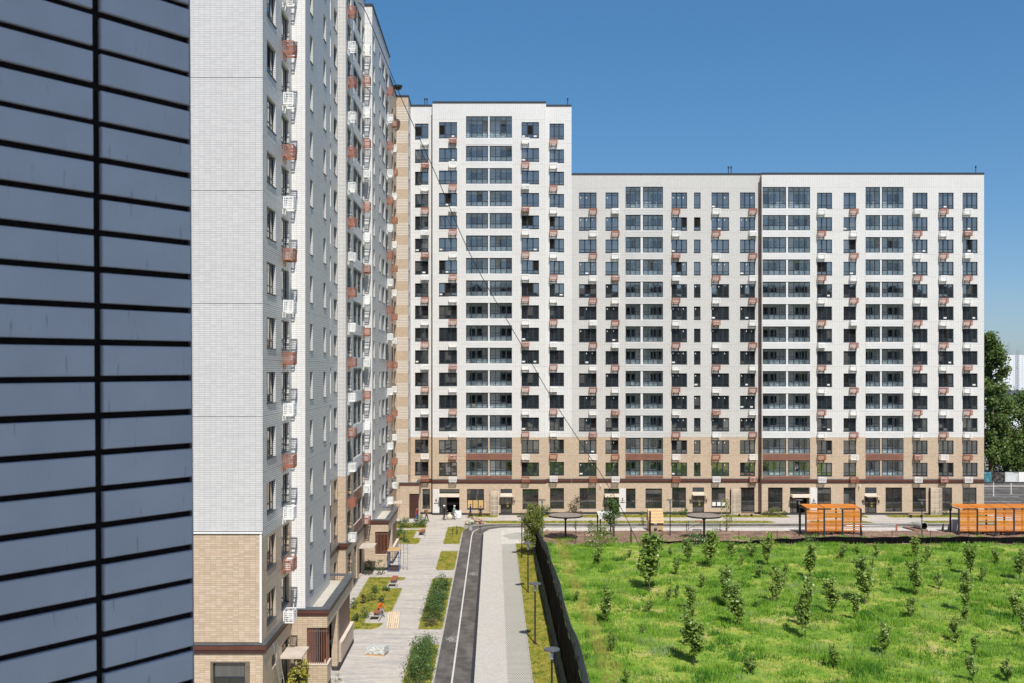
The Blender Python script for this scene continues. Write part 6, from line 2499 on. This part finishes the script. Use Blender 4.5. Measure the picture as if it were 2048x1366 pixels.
for i, c_ in enumerate(((78.5, 139.0), (80, 139.4), (81.2, 138.8))):
    o = thing('concrete_block', ('pale kerb block lying at the car park edge, left one', 'pale kerb block lying at the car park edge, middle one', 'pale kerb block lying at the car park edge, right one')[i], 'block', (*c_, 0), .4 * i)
    add('block_body', MB().box(-.45, .45, -.25, .25, 0, .4).box(-.3, .3, -.2, .2, .401, .5).mesh('block_body', CONCRETE), o)


# ------------------------------------------------------------------ people
def person(label, loc, rz, top, legs, skin=(.45, .28, .20), hat=None, stride=.0, arms='down', lean=0.0, seated=False, h=1.76, bag=None):
    k = h / 1.76
    J = {}
    px = math.sin(lean) * .5
    hipz = .48 if seated else .95
    J['pelvis'] = (0, 0, hipz)
    J['waist'] = (0, -px * .35, hipz + .17)
    J['chest'] = (0, -px * .8, hipz + .40)
    J['neck'] = (0, -px * 1.05, hipz + .55)
    J['jaw'] = (0, -px * 1.12 - .03, hipz + .635)
    J['head'] = (0, -px * 1.15 - .015, hipz + .71)
    J['crown'] = (0, -px * 1.15, hipz + .79)
    R_ = dict(pelvis=(.135, .10), waist=(.125, .095), chest=(.155, .105), neck=(.055, .055), jaw=(.065, .075), head=(.078, .092), crown=(.05, .06))
    E = [('pelvis', 'waist'), ('waist', 'chest'), ('chest', 'neck'), ('neck', 'jaw'), ('jaw', 'head'), ('head', 'crown')]
    for s, n in ((-1, 'l'), (1, 'r')):
        J['sh' + n] = (s * .185, -px * .9, hipz + .47)
        if arms == 'down':
            J['el' + n] = (s * .235, -px * .7 + .03 - s * stride * .12, hipz + .19)
            J['wr' + n] = (s * .24, -px * .7 - .06 - s * stride * .25, hipz - .05)
        elif arms == 'work':
            J['el' + n] = (s * .24, -px - .08, hipz + .22)
            J['wr' + n] = (s * .12, -px - .32, hipz + .20)
        else:
            J['el' + n] = (s * .30, -px - .18, hipz + .55)
            J['wr' + n] = (s * .20, -px - .30, hipz + .78)
        a, b = Vector(J['el' + n]), Vector(J['wr' + n])
        d = (b - a).normalized()
        J['ha' + n] = tuple(b + d * .07)
        E += [('chest', 'sh' + n), ('sh' + n, 'el' + n), ('el' + n, 'wr' + n), ('wr' + n, 'ha' + n)]
        R_.update({'sh' + n: (.062, .062), 'el' + n: (.045, .045), 'wr' + n: (.031, .031), 'ha' + n: (.040, .022)})
        up = Vector((1, 0, 0))
        for i, off in enumerate((-.027, -.009, .009, .027)):
            f1 = Vector(J['ha' + n]) + d * (.045 - abs(off)) + up * off
            f2 = f1 + d * (.04 - abs(off) * .5) + Vector((0, -.012, 0))
            J[f'f{i}{n}'], J[f'g{i}{n}'] = tuple(f1), tuple(f2)
            E += [('ha' + n, f'f{i}{n}'), (f'f{i}{n}', f'g{i}{n}')]
            R_[f'f{i}{n}'] = (.0095, .0095)
            R_[f'g{i}{n}'] = (.008, .008)
        J['th' + n] = tuple(b + d * .04 + Vector((-s * .045, -.03, 0)))
        E.append(('wr' + n, 'th' + n))
        R_['th' + n] = (.010, .010)
        sy = s * stride / 2
        J['hi' + n] = (s * .085, 0, hipz - .04)
        if seated:
            J['kn' + n] = (s * .12, -.42, hipz + .0)
            J['an' + n] = (s * .12, -.44, .08)
        else:
            J['kn' + n] = (s * .095, sy * .5 - .03, .50)
            J['an' + n] = (s * .10, sy, .08)
        J['to' + n] = (s * .11, J['an' + n][1] - .16, .035)
        E += [('pelvis', 'hi' + n), ('hi' + n, 'kn' + n), ('kn' + n, 'an' + n), ('an' + n, 'to' + n)]
        R_.update({'hi' + n: (.092, .095), 'kn' + n: (.062, .065), 'an' + n: (.043, .045), 'to' + n: (.042, .032)})
    names = list(J)
    idx = {n: i for i, n in enumerate(names)}
    me = bpy.data.meshes.new('p')
    me.from_pydata([J[n] for n in names], [(idx[a], idx[b]) for a, b in E], [])
    t = bpy.data.objects.new('p', me)
    COL.objects.link(t)
    sk = t.modifiers.new('s', 'SKIN')
    sk.use_smooth_shade = True
    for n in names:
        me.skin_vertices[0].data[idx[n]].radius = R_[n]
    me.skin_vertices[0].data[idx['pelvis']].use_root = True
    ss = t.modifiers.new('u', 'SUBSURF')
    ss.levels = ss.render_levels = 1
    bpy.context.view_layer.update()
    out = bpy.data.meshes.new_from_object(t.evaluated_get(bpy.context.evaluated_depsgraph_get()))
    bpy.data.objects.remove(t)
    out.name = 'person'
    out.materials.clear()
    for nm, c in (('cloth_' + str(top), top), ('cloth_' + str(legs), legs), ('skin_' + str(skin), skin), ('shoe_dark', (.03, .025, .02))):
        out.materials.append(simple(nm, c, .85, .2, var=.12, scale=9))
    hand = [Vector(J[n]) for n in J if n[:2] in ('ha', 'th') or n[0] in 'fg']
    for p_ in out.polygons:
        c_ = p_.center
        if c_.z > hipz + .56 or any((c_ - q).length < .05 for q in hand):
            m_ = 2
        elif c_.z < .10:
            m_ = 3
        elif (seated and (c_.y < -.12 and c_.z < hipz + .1)) or (c_.z < hipz + .02 and abs(c_.x) < .2):
            m_ = 1
        else:
            m_ = 0
        p_.material_index = m_
    o = thing('person', label, 'person', loc, rz, 'people about the courtyard')
    o.scale = (k, k, k)
    add('body', out, o)
    hd = J['head']
    fc = MB()
    for s in (-.032, .032):
        fc.ball((hd[0] + s, hd[1] - .088, hd[2] + .0), .011, 6, 4, 0)
    fc.ball((hd[0], hd[1] - .105, hd[2] - .035), .013, 6, 4, 1, (1, 1.2, 1.4))
    fc.box(hd[0] - .024, hd[0] + .024, hd[1] - .094, hd[1] - .085, hd[2] - .078, hd[2] - .068, 2)
    for s in (-.088, .088):
        fc.ball((hd[0] + s, hd[1] + .0, hd[2] - .02), .022, 6, 4, 1, (.5, 1, 1.4))
    add('face', fc.mesh('face', BLACK, simple('skin_' + str(skin), skin), simple('lip', (.30, .12, .10))), o)
    if hat:
        hm = MB().ball((hd[0], hd[1], hd[2] + .045), .118, 12, 6, 0, (.95, 1.1, .85)).cyl((hd[0], hd[1] - .03, hd[2] + .03), (hd[0], hd[1] - .03, hd[2] + .045), .135, n=12)
        add('helmet', hm.mesh('helmet', simple('hat_' + str(hat), hat, .4, .4)), o)
    else:
        add('hair', MB().ball((hd[0], hd[1] + .025, hd[2] + .035), .10, 10, 6, 0, (.93, .98, .88)).mesh('hair', simple('dark_hair', (.03, .02, .015), .8)), o)
    if bag:
        add('backpack', MB().box(-.14, .14, .11, .25, hipz + .10, hipz + .48).mesh('backpack', simple('bag_' + str(bag), bag)), o)
    return o


def at_px(px, py, z=0.0):
    x, y = ground_at(px, py)
    return (x, y, z)


person('person in a red shirt and blue trousers walking past the brown door', at_px(832, 1043), R(80), (.30, .05, .05), (.04, .08, .28), stride=.5, lean=.2)
person('person in a brown shirt and dark shorts with a backpack walking to the entrance', at_px(853, 1043), R(110), (.26, .13, .05), (.03, .03, .03), hat=(.12, .12, .10), stride=.45, lean=.25, bag=(.10, .06, .03))
person('person in black with a white helmet, legs apart before the dark entrance', at_px(888, 1040), R(0), (.02, .016, .018), (.025, .018, .018), hat=(.78, .78, .76), stride=.25, arms='work', h=1.84).rotation_euler.z = R(80)
person('person in pale teal with a white cap beside the white bulk bag', at_px(907, 1039), R(70), (.26, .38, .37), (.12, .15, .18), hat=(.75, .75, .72), stride=.35, arms='work', lean=.2)
person('person in navy walking past the cardboard window', at_px(941, 1036), R(-80), (.02, .03, .08), (.015, .018, .03), stride=.5, arms='work')
person('person in black sitting on the long bench by the tall section', (fx(961, 127.3), 127.35, .0), R(0), (.02, .02, .022), (.02, .02, .025), seated=True, arms='work')
person('person in a red and white jacket standing at the end of the first pergola', at_px(1722, 1073), R(60), (.45, .14, .12), (.03, .03, .04), stride=.3, arms='work')
person('person in orange sitting on the bench in the big lawn', (-8.75, 75.7, .0), R(40), (.62, .16, .03), (.30, .30, .30), seated=True, arms='work', lean=.5, hat=(.03, .03, .03))
person('person in dark blue standing in the recess behind the near porch', (-11.9, 73.4, 0), R(60), (.015, .05, .14), (.02, .02, .05), arms='work')
person('pale shirted person standing in the second floor loggia of the white section', (fx(1594, YC + .7), YC + .7, fz(954, YC) + .05), R(0), (.55, .55, .56), (.03, .03, .03), arms='down')
